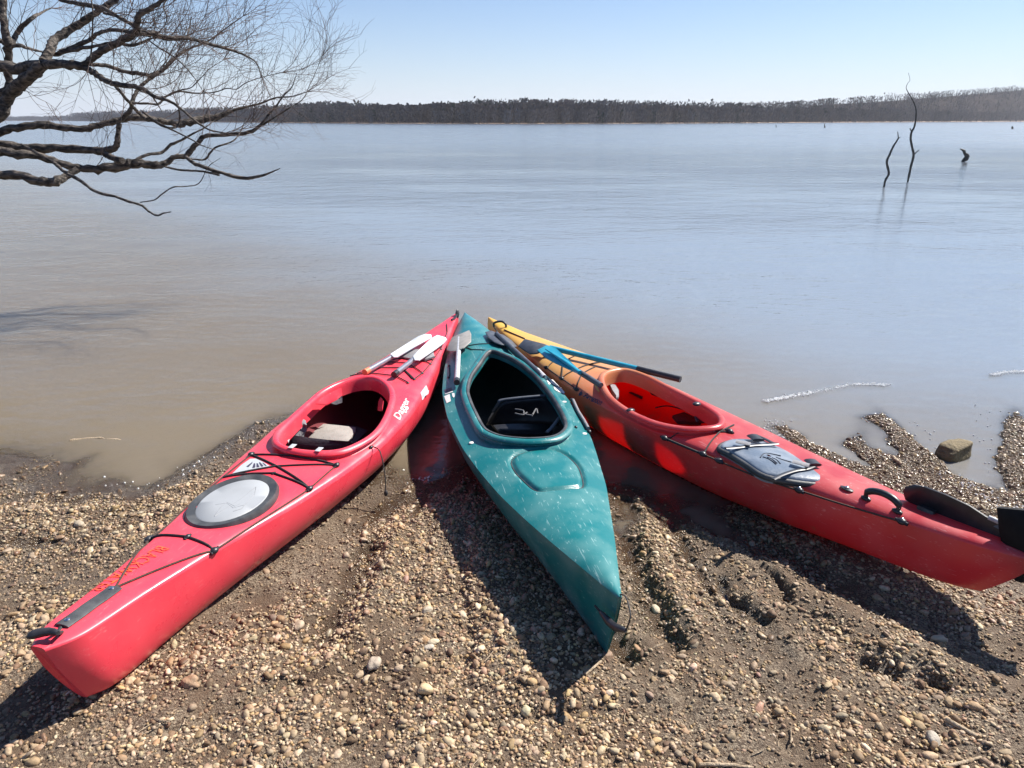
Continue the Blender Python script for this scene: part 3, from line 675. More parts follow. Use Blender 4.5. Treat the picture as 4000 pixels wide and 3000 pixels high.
# writing and patches
deck_text(R1, r1, 'lettering', 'BLACKWATER', 'orange', *S(300, 2080, 5.53, [(1760, 300), (230, 1330)]), size=0.075, upsign=1, bold=.0)
deck_text(R1, r1, 'maker_lettering', 'Dagger', 'pinkdecal', *S(1520, 1500, 10.37, [(430, 1480), (860, 640)]), size=0.052, upsign=1, shear=.3, bold=.02)
decal(R1, r1, 'reflective_patch', 'tape', S(1520, 1500, 10.37, [(1500, 60), (1620, 280), (1590, 420), (1460, 500), (1360, 670), (1270, 380)]))
decal(R1, r1, 'fan_sticker', 'tape', S(900, 1780, 10.05, [(80, 720), (430, 380), (780, 140), (1000, 130), (1300, 270), (1560, 430), (1200, 500), (620, 610)]))
for wd_ in ([(640, 450), (880, 270), (860, 330), (720, 470)], [(870, 510), (930, 330), (975, 330), (985, 490)], [(1040, 480), (1040, 310), (1080, 340), (1150, 470)], [(1220, 450), (1130, 290), (1170, 290), (1310, 440)], [(1380, 420), (1260, 300), (1300, 310), (1440, 430)]):
    decal(R1, r1, 'sticker_wedge', 'navydecal', S(900, 1780, 10.05, wd_), .0045)
for p in c1([(1620, 905), (1505, 1045), (1508, 1132), (1460, 1180), (455, 1312), (603, 1330)]): screw(R1, r1, p)
knob(R1, r1, c1([(1420, 1260)])[0], .010)
mb = MB(); g0 = R1.pick(*c1([(1440, 1260)])[0]); 
mb.tube(spline([g0 + [0, 0, .006], g0 + [-.03, -.05, .0], g0 + [-.07, -.085, -.10], g0 + [-.09, -.09, -.17]], 10), .003, 6); mb.ball(g0 + [-.09, -.092, -.18], (.010, .010, .016), 8, 6); mb.build('skeg_cord', M['bungee'], r1)
# tape bits on the rim
for p in c1([(450, 1250), (780, 1290)]):
    q = R1.pick(*p, .036); mb = MB(); mb.slab([q + [-.02, -.012, .004], q + [.02, -.012, .004], q + [.02, .012, .004], q + [-.02, .012, .004]], (0, 0, 1), .003); mb.build('tape_patch', M['tape'], r1)
# inside: seat pad, hip pads, back band, thigh braces
def poly_part(k, root, name, mat, pts, z, th=.02, sub=0, nrm=(0, 0, 1)):
    zz = z if hasattr(z, '__len__') else [z] * len(pts)
    mb = MB(); mb.slab([k.plane(*p, z_) for p, z_ in zip(pts, zz)], nrm, th); return mb.build(name, M[mat], root)
poly_part(R1, r1, 'seat_pad', 'seatpad', c1([(810, 980), (1020, 1000), (1230, 1025), (1225, 1070), (1150, 1190), (1060, 1215), (640, 1150), (690, 1080)]), .10, .03)
poly_part(R1, r1, 'seat_pan', 'darkfab', c1([(640, 1080), (800, 970), (1240, 1010), (1380, 1060), (1200, 1240), (560, 1240)]), .075, .03)
poly_part(R1, r1, 'hip_pad', 'foam', c1([(420, 1000), (470, 935), (550, 915), (615, 950), (630, 1010), (590, 1080), (585, 1160), (450, 1140)]), [.275, .28, .28, .26, .24, .20, .17, .22], .05)
poly_part(R1, r1, 'back_band', 'darkfab', c1([(400, 1125), (640, 1165), (900, 1195), (1190, 1215), (1150, 1250), (800, 1275), (430, 1240)]), [.23, .22, .22, .22, .2, .2, .2], .03)
poly_part(R1, r1, 'hip_strap', 'tape', c1([(350, 1090), (380, 1100), (415, 1160), (400, 1200), (370, 1170)]), .25, .008)
br = poly_part(R1, r1, 'thigh_brace', 'red', c1([(735, 720), (800, 660), (940, 580), (1055, 530), (1065, 600), (1000, 660), (870, 730)]), [.335, .335, .335, .335, .30, .29, .30], .012)
poly_part(R1, r1, 'thigh_brace', 'red', c1([(1540, 640), (1575, 690), (1560, 800), (1500, 795), (1510, 700)]), [.31, .33, .33, .27, .27], .012)
poly_part(R1, r1, 'brace_pad', 'foam', c1([(900, 690), (1010, 640), (1065, 630), (1065, 690), (990, 720), (940, 710)]), [.27, .27, .27, .24, .24, .25], .02)

# front deck bungees
c2 = lambda pts: S(1300, 1150, 2.212, pts)
fb = c2([(150, 715), (650, 768), (705, 738), (775, 685), (845, 605), (935, 475), (985, 250), (380, 610), (300, 665)])
for q in fb[1:6]: knob(R1, r1, q, .008)
for ln in ([(150, 712), (360, 690), (540, 710), (650, 768)], [(210, 690), (420, 640), (600, 640), (705, 738)], [(330, 625), (500, 590), (640, 600), (775, 685)], [(400, 600), (560, 560), (690, 560), (845, 605)], [(600, 640), (690, 735)], [(640, 600), (775, 685)], [(985, 260), (990, 330), (935, 475)], [(845, 605), (935, 475)], [(775, 685), (845, 605)], [(705, 738), (775, 685)]):
    cord(R1, r1, c2(ln), .0035, 'bungee', 'bungee_cord', lift=.006)
poly_part(R1, r1, 'front_hatch', 'foam', c2([(560, 540), (640, 490), (760, 478), (870, 505), (880, 540), (800, 565), (680, 560)]), float(R1.dz(2.75, 0)) + .008, .02)
mb = MB(); q0 = R1.pick(*c2([(1070, 195)])[0]); mb.ball(q0 + [.02, 0, .02], (.03, .014, .035), 10, 6); mb.tube(spline([q0 + [0, 0, .02], q0 + [-.06, -.01, .012], q0 + [-.12, 0, .01]], 6), .008, 6); mb.build('bow_toggle', M['black'], r1)

# ---------------------------------------------------------------- G, the teal kayak in the middle
g1 = kroot(G, 'kayak', 'scuffed teal green kayak in the middle with an open cockpit and black seat back')
cockg_px = c2([(1350, 488), (1270, 590), (1195, 700), (1165, 820), (1190, 920), (1230, 1010), (1300, 1140), (1380, 1195), (1500, 1228), (1700, 1242), (1900, 1225), (2000, 1165), (2012, 1100), (1975, 1010), (1890, 870), (1750, 700), (1600, 580), (1450, 505)])
cockg = outline_local(G, cockg_px, 120, 0.03)
hg = np.array([G.pick(*p)[:2] for p in S(1600, 1650, 1.508, [(600, 220), (640, 180), (740, 155), (850, 155), (930, 190), (985, 240), (1010, 290), (1020, 365), (960, 380), (800, 395), (735, 385), (660, 320), (620, 275)])])
hgo = spline(hg, 80, True)
def hg_f(x, y):
    sh_ = np.shape(x); x = np.ravel(x); y = np.ravel(y); z = np.zeros(len(x)); m_ = (np.abs(x - hg[:, 0].mean()) < .4)
    if m_.any():
        q = outdist(hgo, x[m_], y[m_]); z[m_] = -0.015 * np.exp(-(q / .009) ** 2)
    return z.reshape(sh_) if sh_ else float(z[0])
G.feats.append(hg_f)
kayak_body(G, g1, M['teal'], cockg, nx=430, nd=80, added_skin=M['liner'])
sweep_rim(G, 'coaming', M['teal'], cockg, g1, [(-.003, -.018), (-.003, -.008), (-.002, .014), (.002, .026), (.010, .032), (.022, .032), (.033, .028), (.038, .02), (.035, .014), (.024, .010), (.020, .004), (.022, 0), (.034, -.008)])
sweep_rim(G, 'coaming_edge_trim', M['rubber'], cockg, g1, [(-.009, .010), (-.010, .026), (-.003, .034), (.006, .034), (.008, .030)])
mb = MB(); mb.tube([(q[0], q[1], float(G.dz(q[0], q[1])) + .0015) for q in list(hgo) + [hgo[0]]], .0042, 6); mb.build('hatch_gasket', M['rubber'], g1)
c3 = lambda pts: S(1650, 1150, 2.765, pts)
# seat back
tl, tr = [G.plane(*p, .265) for p in c3([(820, 1155), (1395, 1100)])]
bl, brr = [G.plane(*p, .11) for p in c3([(690, 1400), (1560, 1420)])]
mb = MB(); V = []; Fs = []; nu, nv_ = 15, 9
for j in range(nv_):
    f = j / (nv_ - 1)
    for i in range(nu):
        e = i / (nu - 1); p = (tl * (1 - e) + tr * e) * (1 - f) + (bl * (1 - e) + brr * e) * f
        cor = .03 * (abs(2 * e - 1) ** 6) * (1 - f); p = p + np.array([.035 * (1 - (2 * e - 1) ** 2) * math.sin(f * 2.6), 0, -cor]); V.append(p)
for j in range(nv_ - 1):
    for i in range(nu - 1): Fs.append((j * nu + i, j * nu + i + 1, (j + 1) * nu + i + 1, (j + 1) * nu + i))
mb.add(V, Fs); sb = mb.build('seat_back', M['black'], g1); sb.modifiers.new('t', 'SOLIDIFY').thickness = .012
mb = MB(); mb.tube(spline([bl * .45 + tl * .55, tl + [0, .0, -.015], tl * .9 + tr * .1 + [0, 0, .006], tr * .9 + tl * .1 + [0, 0, .006], tr + [0, 0, -.015], brr * .45 + tr * .55], 30), .008, 8); mb.build('seat_piping', M['greyblade'], sb)
for ln in ([(1000, 1240), (1090, 1255), (1100, 1290), (1190, 1310)], [(1000, 1285), (1080, 1300), (1130, 1275)], [(1190, 1300), (1230, 1235), (1245, 1285)]):
    mb = MB(); mb.tube(spline([G.plane(*p, .235) for p in c3(ln)], 10), .004, 6); mb.build('seat_lace', M['lace'], sb)
poly_part(G, g1, 'seat_pan', 'black', c2([(1340, 1090), (1420, 960), (1860, 940), (1960, 1120), (1900, 1215), (1450, 1215)]), .07, .03)
mb = MB(); mb.tube(spline([G.plane(*p, .20) for p in c2([(1960, 1060), (1900, 1140), (1850, 1190)])], 6), .010, 8, flat=.4); mb.build('seat_strap', M['foam'], g1)
mb = MB(); mb.tube(spline([G.plane(*p, .255) for p in c2([(1330, 525), (1275, 590), (1215, 675)])], 8), .012, 8, flat=.6); mb.build('side_pad', M['seatpad'], g1)
knob(G, g1, c2([(1000, 720)])[0], .008)
for p in c2([(1005, 620), (1095, 520), (1560, 450), (2065, 920), (2100, 1150)]): knob(G, g1, p, .008)
for ln in ([(1005, 620), (1010, 700), (1000, 720)], [(1100, 530), (1130, 460), (1330, 430), (1560, 450)], [(1120, 450), (1200, 480), (1350, 490)], [(1530, 450), (1600, 520), (1660, 560)]):
    cord(G, g1, c2(ln), .003, 'bungee')
mb = MB(); mb.tube([G.pick(*p) + [0, 0, .012] for p in c2([(2075, 930), (2120, 1030), (2170, 1110), (2205, 1175)])], .009, 8); mb.build('side_bar', M['foam'], g1)
for p in c2([(2065, 915), (2215, 1190)]): knob(G, g1, p, .011)
for p in c2([(1200, 1283), (2000, 930), (2175, 1205)]):
    q = G.pick(*p); mb = MB(); mb.ball(q + [0, 0, .001], (.013, .013, .004), 12, 5); mb.build('scuffed_plug', M['decal'], g1)
# decals
cL = lambda pts: S(1700, 1480, 13.825, pts)
decal(G, g1, 'sticker', 'navydecal', cL([(470, 600), (880, 480), (940, 640), (560, 760)]))
decal(G, g1, 'sticker', 'decal', cL([(520, 790), (950, 670), (960, 720), (540, 850)]))
decal(G, g1, 'sticker', 'decal', cL([(480, 960), (780, 830), (850, 1220), (620, 1330)]))
decal(G, g1, 'sticker', 'decal', cL([(900, 790), (1040, 780), (1060, 960), (1000, 1040), (930, 960)]))
cR = lambda pts: S(2110, 1460, 18.43, pts)
decal(G, g1, 'sticker', 'decal', cR([(470, 500), (560, 480), (780, 700), (700, 800), (620, 790)]))
decal(G, g1, 'sticker', 'decal', cR([(620, 380), (900, 430), (1300, 850), (1400, 960), (1100, 870), (800, 700)]))
decal(G, g1, 'sticker', 'decal', cR([(960, 960), (1480, 1010), (1780, 1380), (1700, 1460), (1350, 1340), (1050, 1170)]))
# stern carry handle hanging on a cord
hz = D([(1238, 1280), (1297, 1322), (1325, 1352), (1352, 1362)])
hp = [G.vplane(*hz[1], .045), G.vplane(*hz[2], .030), G.vplane(*hz[3], .012)]
mb = MB(); mb.tube(spline(hp, 10), [.006, .009, .011, .012, .012, .012, .012, .011, .009, .006], 8); mb.build('carry_handle', M['black'], g1)
mb = MB(); mb.tube(spline([hp[0], G.vplane(*D([(1285, 1308)])[0], .055)], 4), .004, 6)
mb.build('handle_cord', M['bungee'], g1); mb = MB(); mb.tube(spline([hp[2], G.vplane(*D([(1362, 1330)])[0], 0), G.vplane(*D([(1352, 1290)])[0], -.01), G.vplane(*D([(1340, 1284)])[0], -.004)], 10), .0025, 6); mb.build('handle_cord', M['bungee'], g1)

# ---------------------------------------------------------------- R2, the red to yellow kayak on the right
c6 = lambda pts: S(1850, 1200, 2.011, pts); c7 = lambda pts: S(2500, 1550, 1.4747, pts)
r2 = kroot(R2, 'kayak', 'kayak on the right fading from red stern with stowed rudder to yellow bow')
cock2_px = c6([(1030, 570), (1060, 515), (1180, 492), (1330, 535), (1500, 620), (1750, 748), (1890, 835), (1925, 890), (1880, 925), (1720, 940), (1560, 925), (1390, 880), (1200, 785), (1080, 680)])
cock2 = outline_local(R2, cock2_px, 120, 0.03)
hatch2_o = np.array([R2.pick(*p, .02)[:2] for p in c7([(470, 300), (500, 250), (570, 228), (700, 230), (830, 272), (960, 345), (1050, 410), (1040, 450), (940, 475), (800, 478), (700, 455), (600, 395), (520, 345)])])
hatch2 = spline(hatch2_o, 60, True)
kayak_body(R2, r2, M['fade'], cock2, added_skin=M['redliner'])
sweep_rim(R2, 'coaming', M['fade'], cock2, r2, prof)
# hatch cover
hz0 = float(R2.dz(hatch2[:, 0].mean(), hatch2[:, 1].mean()))
mb = MB(); V = []; Fs = []; hcn = hatch2.mean(0); nn = len(hatch2)
for f, z in ((1.03, -.03), (1.04, -.004), (1.02, .008), (.95, .014), (.6, .018), (.05, .020)):
    for q in hatch2: w_ = hcn + (q - hcn) * f; V.append((w_[0], w_[1], hz0 + z - .35 * (abs(w_[1] - hcn[1])) ** 2))
for j in range(5):
    for i in range(nn): i2 = (i + 1) % nn; Fs.append((j * nn + i, j * nn + i2, (j + 1) * nn + i2, (j + 1) * nn + i))
mb.add(V, Fs); hc = mb.build('hatch_cover', M['bluehatch'], r2)
sweep = MB()
for f, z in ((1.05, -.035),): pass
mb = MB(); mb.tube([(hcn[0] + (q[0] - hcn[0]) * 1.045, hcn[1] + (q[1] - hcn[1]) * 1.045, hz0 - .012) for q in list(hatch2) + [hatch2[0]]], .014, 8); mb.build('hatch_seal', M['rubber'], r2)
cz = lambda pts: S(2830, 1680, 5.267, pts)
def strap(pts, wd, z, mat='black', name='hatch_strap'):
    P = spline([R2.plane(*p, z) for p in cz(pts)], 14); mb = MB(); mb.tube(P, wd, 8, flat=.28); return mb.build(name, M[mat], r2)
strap([(20, 370), (300, 350), (560, 310), (900, 290), (1100, 275)], .010, hz0 + .026)
strap([(1000, 1010), (1180, 920), (1450, 830), (1700, 790), (1880, 720)], .010, hz0 + .024)
for P_, r_ in (([(240, 230), (330, 250), (540, 290)], .018), ([(1400, 640), (1560, 680), (1740, 730)], .020)):
    strap(P_, r_, hz0 + .036, 'foam', 'buckle')
for P_ in ([(560, 110), (640, 160), (700, 210)], [(1760, 620), (1830, 680), (1880, 720)]):
    strap(P_, .030, hz0 + .030, 'black', 'strap_anchor')
strap([(640, 100), (850, 190), (980, 260), (1060, 280)], .012, hz0 + .015, 'black', 'strap_tail')
for ln in ([(740, 560), (800, 490), (900, 480), (1050, 505), (1160, 530)], [(790, 550), (900, 590), (1000, 650), (1060, 700)], [(880, 560), (980, 600), (1080, 680)], [(980, 570), (1070, 610), (1150, 690)], [(1060, 560), (1200, 610), (1380, 660)]):
    mb = MB(); mb.tube(spline([R2.plane(*p, hz0 + .0195) for p in cz(ln)], 10), .0028, 5); mb.build('hatch_emblem', M['greyblade'], hc)
# cords and fittings
f2 = dict(a=(140, 243), b=(360, 335), c=(455, 375), d=(515, 205), e=(915, 545), f=(1505, 725), g=(720, 485), h=(470, 175))
f2 = {k_: c7([v_])[0] for k_, v_ in f2.items()}
for q in 'abcdef': knob(R2, r2, f2[q], .016, screw=(q in 'ef'))
for a, b_ in (('b', 'c'), ('g', 'e'), ('e', 'f'), ('c', 'g')): cord(R2, r2, [f2[a], f2[b_]], .004)
cord(R2, r2, [f2['a'], f2['b']], .006, 'bungee', 'bungee_cord')
cord(R2, r2, [f2['a'], c7([(250, 205)])[0], c7([(380, 195)])[0], c7([(480, 205)])[0]], .004, 'bungee', 'bungee_cord')
cord(R2, r2, [f2['b'], c7([(410, 260)])[0], c7([(460, 205)])[0], c7([(540, 165)])[0]], .004, 'bungee', 'bungee_cord')
cord(R2, r2, [c7([(460, 205)])[0], f2['d']], .004, 'bungee', 'bungee_cord')
# side handle
hA, hB = R2.pick(*c7([(1300, 590)])[0]), R2.pick(*c7([(1480, 665)])[0])
mb = MB(); up = np.array([0, 0, .035]); mb.tube(spline([hA, hA + up * .9, hA * .7 + hB * .3 + up * 1.4, hA * .3 + hB * .7 + up * 1.4, hB + up * .9, hB], 16), [.009] * 3 + [.014] * 10 + [.009] * 3, 8); mb.build('carry_handle', M['black'], r2)
for q in (hA, hB): mb = MB(); mb.ball(q + [0, 0, .004], (.022, .014, .010), 10, 5); mb.build('handle_foot', M['black'], r2)
q = R2.pick(*c7([(1190, 535)])[0]); mb = MB(); mb.ball(q + [0, 0, .004], (.030, .016, .006), 12, 5); dr = mb.build('drain_plug', M['black'], r2); mb = MB(); mb.ball(q + [0, 0, .011], (.009, .009, .005), 8, 5); mb.build('screw', M['steel'], dr)
# rudder stowed over the stern deck
rb = MB(); rp_ = [R2.vplane(*p, -.02) for p in c7([(1515, 545), (1530, 518), (1580, 506), (1640, 516), (1760, 560), (1900, 625), (2000, 690), (2120, 745), (2212, 790), (2212, 900), (2150, 850), (2040, 800), (1900, 755), (1800, 722), (1700, 700), (1660, 665), (1600, 635), (1530, 592)])]
rb.slab(rp_, (0, 1, 0), .011); rud = rb.build('rudder_blade', M['black'], r2)
mb = MB(); mb.tube([R2.vplane(*p, -.02) for p in c7([(2010, 695), (2120, 745), (2240, 800)])], .009, 8); mb.build('rudder_edge', M['palealu'], rud)
mb = MB(); mb.slab([R2.vplane(*p, -.013) for p in c7([(2035, 745), (2060, 738), (2150, 790), (2140, 806)])], (0, 1, 0), .003); mb.build('rudder_lettering_strip', M['greyblade'], rud)
mb = MB(); q = R2.vplane(*c7([(1620, 735)])[0], 0); q2 = R2.vplane(*c7([(1655, 640)])[0], 0)
mb.slab([q + [-.045, 0, -.03], q + [.035, 0, -.03], q2 + [.03, 0, 0], q2 + [-.03, 0, 0]], (0, 1, 0), .05); mb.build('rudder_chock', M['black'], r2)
mb = MB(); q = R2.vplane(*c7([(2190, 890)])[0], 0)
mb.slab([q + [.10, 0, .12], q + [.02, 0, .15], q + [-.12, 0, .13], q + [-.17, 0, .04], q + [-.14, 0, -.05], q + [-.04, 0, -.06], q + [.045, 0, -.02], q + [.075, 0, .05]], (0, 1, 0), .05)
mb.tube([q + [-.02, 0, -.10], q + [-.03, 0, .10]], .018, 10); mb.build('rudder_housing', M['dull'], r2)
# bow end
q = R2.pick(*c6([(205, 160)])[0]); mb = MB(); mb.tube(spline([q + [.03, .03, 0], q + [.03, .03, .03], q + [0, -.01, .045], q + [-.03, -.03, .03], q + [-.03, -.035, 0]], 14), .008, 8); mb.build('bow_handle', M['black'], r2)
for ln in ([(240, 180), (400, 250)], [(160, 160), (260, 290), (330, 320)]): cord(R2, r2, c6(ln), .004, 'bungee')
for q in c6([(690, 565), (805, 650), (570, 480), (820, 375), (1000, 430)]): knob(R2, r2, q, .014)
for ln in ([(570, 480), (690, 565), (805, 650)], [(690, 565), (700, 440), (820, 375)], [(700, 555), (790, 500), (1000, 430)], [(805, 645), (850, 530), (960, 470)], [(580, 480), (640, 420)], [(850, 470), (1000, 435)]):
    cord(R2, r2, c6(ln), .0035, 'bungee', 'bungee_cord')
deck_text(R2, r2, 'maker_lettering', 'Perception', 'navydecal', *S(2230, 1500, 14.75, [(700, 760), (1700, 1270)]), size=0.030, upsign=1, shear=.2, bold=.02)
decal(R2, r2, 'roundel', 'navydecal', S(2230, 1500, 14.75, [(600, 420), (655, 500), (650, 600), (560, 690), (470, 720), (430, 620), (470, 500)]))
decal(R2, r2, 'deck_streak', 'yellow', c6([(945, 615), (965, 620), (990, 660), (985, 675), (960, 645)]))
# inside
poly_part(R2, r2, 'thigh_pad', 'darkfab', c6([(1290, 550), (1340, 548), (1430, 590), (1500, 660), (1560, 700), (1480, 705), (1400, 680), (1370, 640), (1330, 600)]), [.26, .27, .27, .27, .26, .2, .18, .2, .22], .02)
poly_part(R2, r2, 'brace_plate', 'tape', c6([(1370, 580), (1410, 590), (1480, 640), (1450, 650), (1400, 620)]), .265, .006)
poly_part(R2, r2, 'knee_pad', 'foam', c6([(1060, 610), (1110, 620), (1140, 665), (1140, 710), (1120, 720), (1085, 670)]), .24, .03)
poly_part(R2, r2, 'seat_pan', 'darkfab', c6([(1560, 860), (1700, 820), (1800, 850), (1870, 895), (1780, 915), (1600, 905)]), .13, .03)
poly_part(R2, r2, 'back_band', 'darkfab', c6([(1720, 790), (1760, 800), (1850, 860), (1890, 895), (1800, 905), (1760, 870)]), [.23, .23, .23, .22, .18, .18], .025)
for ln, r_, z_ in (([(1560, 700), (1650, 750), (1740, 800)], .009, .255), ([(1740, 790), (1740, 850), (1760, 900)], .008, .24), ([(1430, 790), (1510, 775), (1600, 790), (1720, 830)], .004, .16), ([(1230, 670), (1330, 715)], .012, .12)):
    mb = MB(); mb.tube(spline([R2.plane(*p, z_) for p in c6(ln)], 10), r_, 6); mb.build('seat_strap', M['darkfab'], r2)
for xa, xb in ((1.55, 1.78), (1.98, 2.12)):      # dark panels added to break up sun glow through the near side
    mb = MB(); V = []; zz = np.linspace(.03, .20, 6)
    for x_ in np.linspace(xa, xb, 6):
        for z_ in zz: V.append((x_, float(R2.section_hw(x_, z_)) - .012, z_))
    mb.add(V, [(i * 6 + j, i * 6 + j + 1, i * 6 + j + 7, i * 6 + j + 6) for i in range(5) for j in range(5)]); mb.build('side_foam', M['darkfab'], r2).modifiers.new('t', 'SOLIDIFY').thickness = .008
for p in c6([(1752, 765), (1232, 815)]):
    q = R2.pick(*p, .036); mb = MB(); mb.ball(q + [0, 0, .004], (.018, .026, .010), 10, 6); mb.build('rim_clip', M['black'], r2)

# ------------------------------------------------------------------ paddles
def paddle(name, label, shaft, shaft_mat, blade, blade_mat, cap=None, rsh=.0145, th=.012, ribs=None, group='paddle halves lying on the kayak decks', grip=None):
    """shaft: list of world points; blade: list of world points round the blade; grip: part with its own material"""
    P = np.array(shaft); o = P.mean(0); r = thing(name, o, label, 'paddle', group)
    mb = MB(); mb.tube(P, rsh, 12); sh_ = mb.build('shaft', M[shaft_mat], r, o)
    if cap:
        d = P[0] - P[-1]; d /= np.linalg.norm(d); mb = MB(); mb.tube([P[0] - d * .03, P[0] + d * .012], rsh * 1.15, 12); mb.build('end_cap', M[cap], r, o)
    if grip:
        mb = MB(); mb.tube(grip[0], rsh * 1.08, 12); mb.build('grip', M[grip[1]], r, o)
    if blade is not None:
        B = np.array(blade); nrm = np.cross(B[len(B) // 3] - B[0], B[2 * len(B) // 3] - B[0]); nrm = nrm if nrm[2] > 0 else -nrm
        mb = MB(); mb.slab(B, nrm, th); bl_ = mb.build('blade', M[blade_mat], r, o)
        if ribs is not None: mb = MB(); mb.tube(ribs, [rsh * .9] * (len(ribs) - 1) + [rsh * .3], 8, flat=.8); mb.build('spine', M[blade_mat], bl_, None) ; bl_.children[0].data.transform(Matrix.Translation(tuple(-o)))
    return r
def onk(k, pts, lift):
    out = []
    for p in pts:
        l = p[2] if len(p) > 2 else lift; q = k.pick(p[0], p[1], l); out.append(k.wld(q))
    return out
def straight(P, n=2):
    a, b_ = P[0], P[-1]; return [a + (b_ - a) * i / (n - 1) for i in range(n)]
# white pair on the red kayak
paddle('paddle', 'white-bladed paddle half with orange shaft cap on the left red kayak',
       straight(onk(R1, c2([(285, 668), (520, 535)]), .03)), 'alu', onk(R1, c2([(498, 520), (530, 545), (560, 540), (700, 455), (855, 372), (850, 350), (800, 345), (740, 365), (640, 430)]), .045), 'white', 'orangecap', .016, .010)
paddle('paddle', 'white-bladed paddle half with black shaft cap on the left red kayak',
       straight(onk(R1, c2([(535, 688), (715, 550)]), .03)), 'alu', onk(R1, c2([(690, 540), (710, 570), (745, 570), (850, 500), (960, 420), (985, 390), (975, 375), (905, 355), (850, 385), (770, 460)]), .045), 'white', 'black', .016, .010)
# pair on the teal kayak
paddle('paddle', 'weathered tan-bladed paddle half with pale shaft on the left of the teal kayak deck',
       straight(onk(G, c2([(1072, 755), (1083, 470), (1092, 380)]), .035), 2), 'palealu', onk(G, c2([(985, 480), (1000, 440), (1030, 375), (1100, 345), (1180, 312), (1195, 340), (1195, 410), (1130, 465), (1060, 492), (1010, 495)]), .045), 'tan', 'black', .0155, .010)
paddle('paddle', 'charcoal paddle half with pale shaft end on teal kayak right edge by the cockpit',
       straight(onk(G, c3([(1320, 900), (1160, 740), (800, 425)]), .040), 2), 'greyblade', onk(G, c3([(785, 418), (870, 440), (960, 500), (1020, 565), (990, 570), (880, 540), (820, 470)]), .030), 'greyblade', None, .0155, .010,
       grip=(straight(onk(G, c3([(1320, 900), (1240, 820)]), .040)), 'palealu'))
paddle('paddle', 'rounded charcoal paddle blade with slim dark shaft on teal kayak deck near its bow',
       straight(onk(G, c3([(1130, 770), (930, 565), (870, 520)]), .018), 2), 'black', onk(G, c3([(680, 408), (740, 395), (800, 418), (870, 480), (940, 545), (915, 556), (850, 545), (780, 522), (720, 475)]), .025), 'greyblade', None, .011, .010)
# pair on the right kayak
paddle('paddle', 'paddle half with bright teal blade and dark shaft over the orange kayak deck',
       straight(onk(R2, c3([(1930, 985), (1690, 835)]), .05), 2), 'greyblade', onk(R2, c3([(1240, 605), (1345, 552), (1440, 580), (1560, 690), (1715, 835), (1680, 855), (1560, 800), (1430, 740), (1330, 690)]), .075), 'tealblade', None, .016, .012,
       ribs=[np.array(p) for p in onk(R2, c3([(1700, 845), (1560, 740), (1330, 590)]), .085)])
paddle('paddle', 'paddle half with charcoal blade, long teal shaft and black grip, sticking out over the water',
       straight([R2.wld(R2.plane(*p, .34)) for p in c6([(1290, 485), (600, 318)])], 2), 'tealblade', onk(R2, c3([(1105, 485), (1200, 510), (1320, 540), (1390, 568), (1330, 600), (1240, 640), (1160, 645), (1090, 600), (1035, 560)]), .055), 'greyblade', None, .017, .012,
       grip=(straight([R2.wld(R2.plane(*p, .34)) for p in c6([(1625, 568), (1285, 484)])], 2), 'black'))

# ------------------------------------------------------------------ water
mwt = bpy.data.materials.new('muddy_lake_water'); mwt.use_nodes = True
n = mwt.node_tree; L = n.links; n.nodes.remove(n.nodes['Principled BSDF']); out = n.nodes['Material Output']
geo = n.nodes.new('ShaderNodeNewGeometry')
def wtex(scale, sx, sy, detail=4, rough=0.55, rot=0.0):
    mp = n.nodes.new('ShaderNodeMapping'); mp.inputs['Scale'].default_value = (sx, sy, 1); mp.inputs['Rotation'].default_value = (0, 0, rot); L.new(geo.outputs['Position'], mp.inputs[0])
    t = n.nodes.new('ShaderNodeTexNoise'); t.inputs['Scale'].default_value = scale; t.inputs['Detail'].default_value = detail; t.inputs['Roughness'].default_value = rough
    L.new(mp.outputs[0], t.inputs['Vector']); return t
wa = wtex(9, 0.6, 1.0, 4, 0.55, 0.15); wb = wtex(1.7, 0.5, 1.0, 3, 0.5, -0.2); wc = wtex(0.22, 0.35, 1.0, 4)
gust = n.nodes.new('ShaderNodeMapRange'); gust.inputs[1].default_value = 0.35; gust.inputs[2].default_value = 0.65; gust.inputs[3].default_value = 0.35; gust.inputs[4].default_value = 1.3
L.new(wc.outputs['Fac'], gust.inputs[0])
h1 = n.nodes.new('ShaderNodeMath'); h1.operation = 'MULTIPLY_ADD'; h1.inputs[1].default_value = 2.2; L.new(wb.outputs['Fac'], h1.inputs[0]); L.new(wa.outputs['Fac'], h1.inputs[2])
h2 = n.nodes.new('ShaderNodeMath'); h2.operation = 'MULTIPLY'; L.new(h1.outputs[0], h2.inputs[0]); L.new(gust.outputs[0], h2.inputs[1])
bp = n.nodes.new('ShaderNodeBump'); bp.inputs['Strength'].default_value = 1.0; bp.inputs['Distance'].default_value = 0.0135; L.new(h1.outputs[0], bp.inputs['Height'])
L.new(gust.outputs[0], bp.inputs['Strength'])
fr = n.nodes.new('ShaderNodeFresnel'); fr.inputs[0].default_value = 1.333; L.new(bp.outputs[0], fr.inputs['Normal'])
sxy = n.nodes.new('ShaderNodeSeparateXYZ'); L.new(geo.outputs['Position'], sxy.inputs[0])
off_ = n.nodes.new('ShaderNodeMapRange'); off_.inputs[1].default_value = 3.0; off_.inputs[2].default_value = 70.0; off_.interpolation_type = 'SMOOTHERSTEP'; off_.inputs[3].default_value = 0.05; off_.inputs[4].default_value = 0.15; L.new(sxy.outputs[1], off_.inputs[0])
gl = n.nodes.new('ShaderNodeBsdfGlossy'); L.new(off_.outputs[0], gl.inputs['Roughness']); L.new(bp.outputs[0], gl.inputs['Normal'])
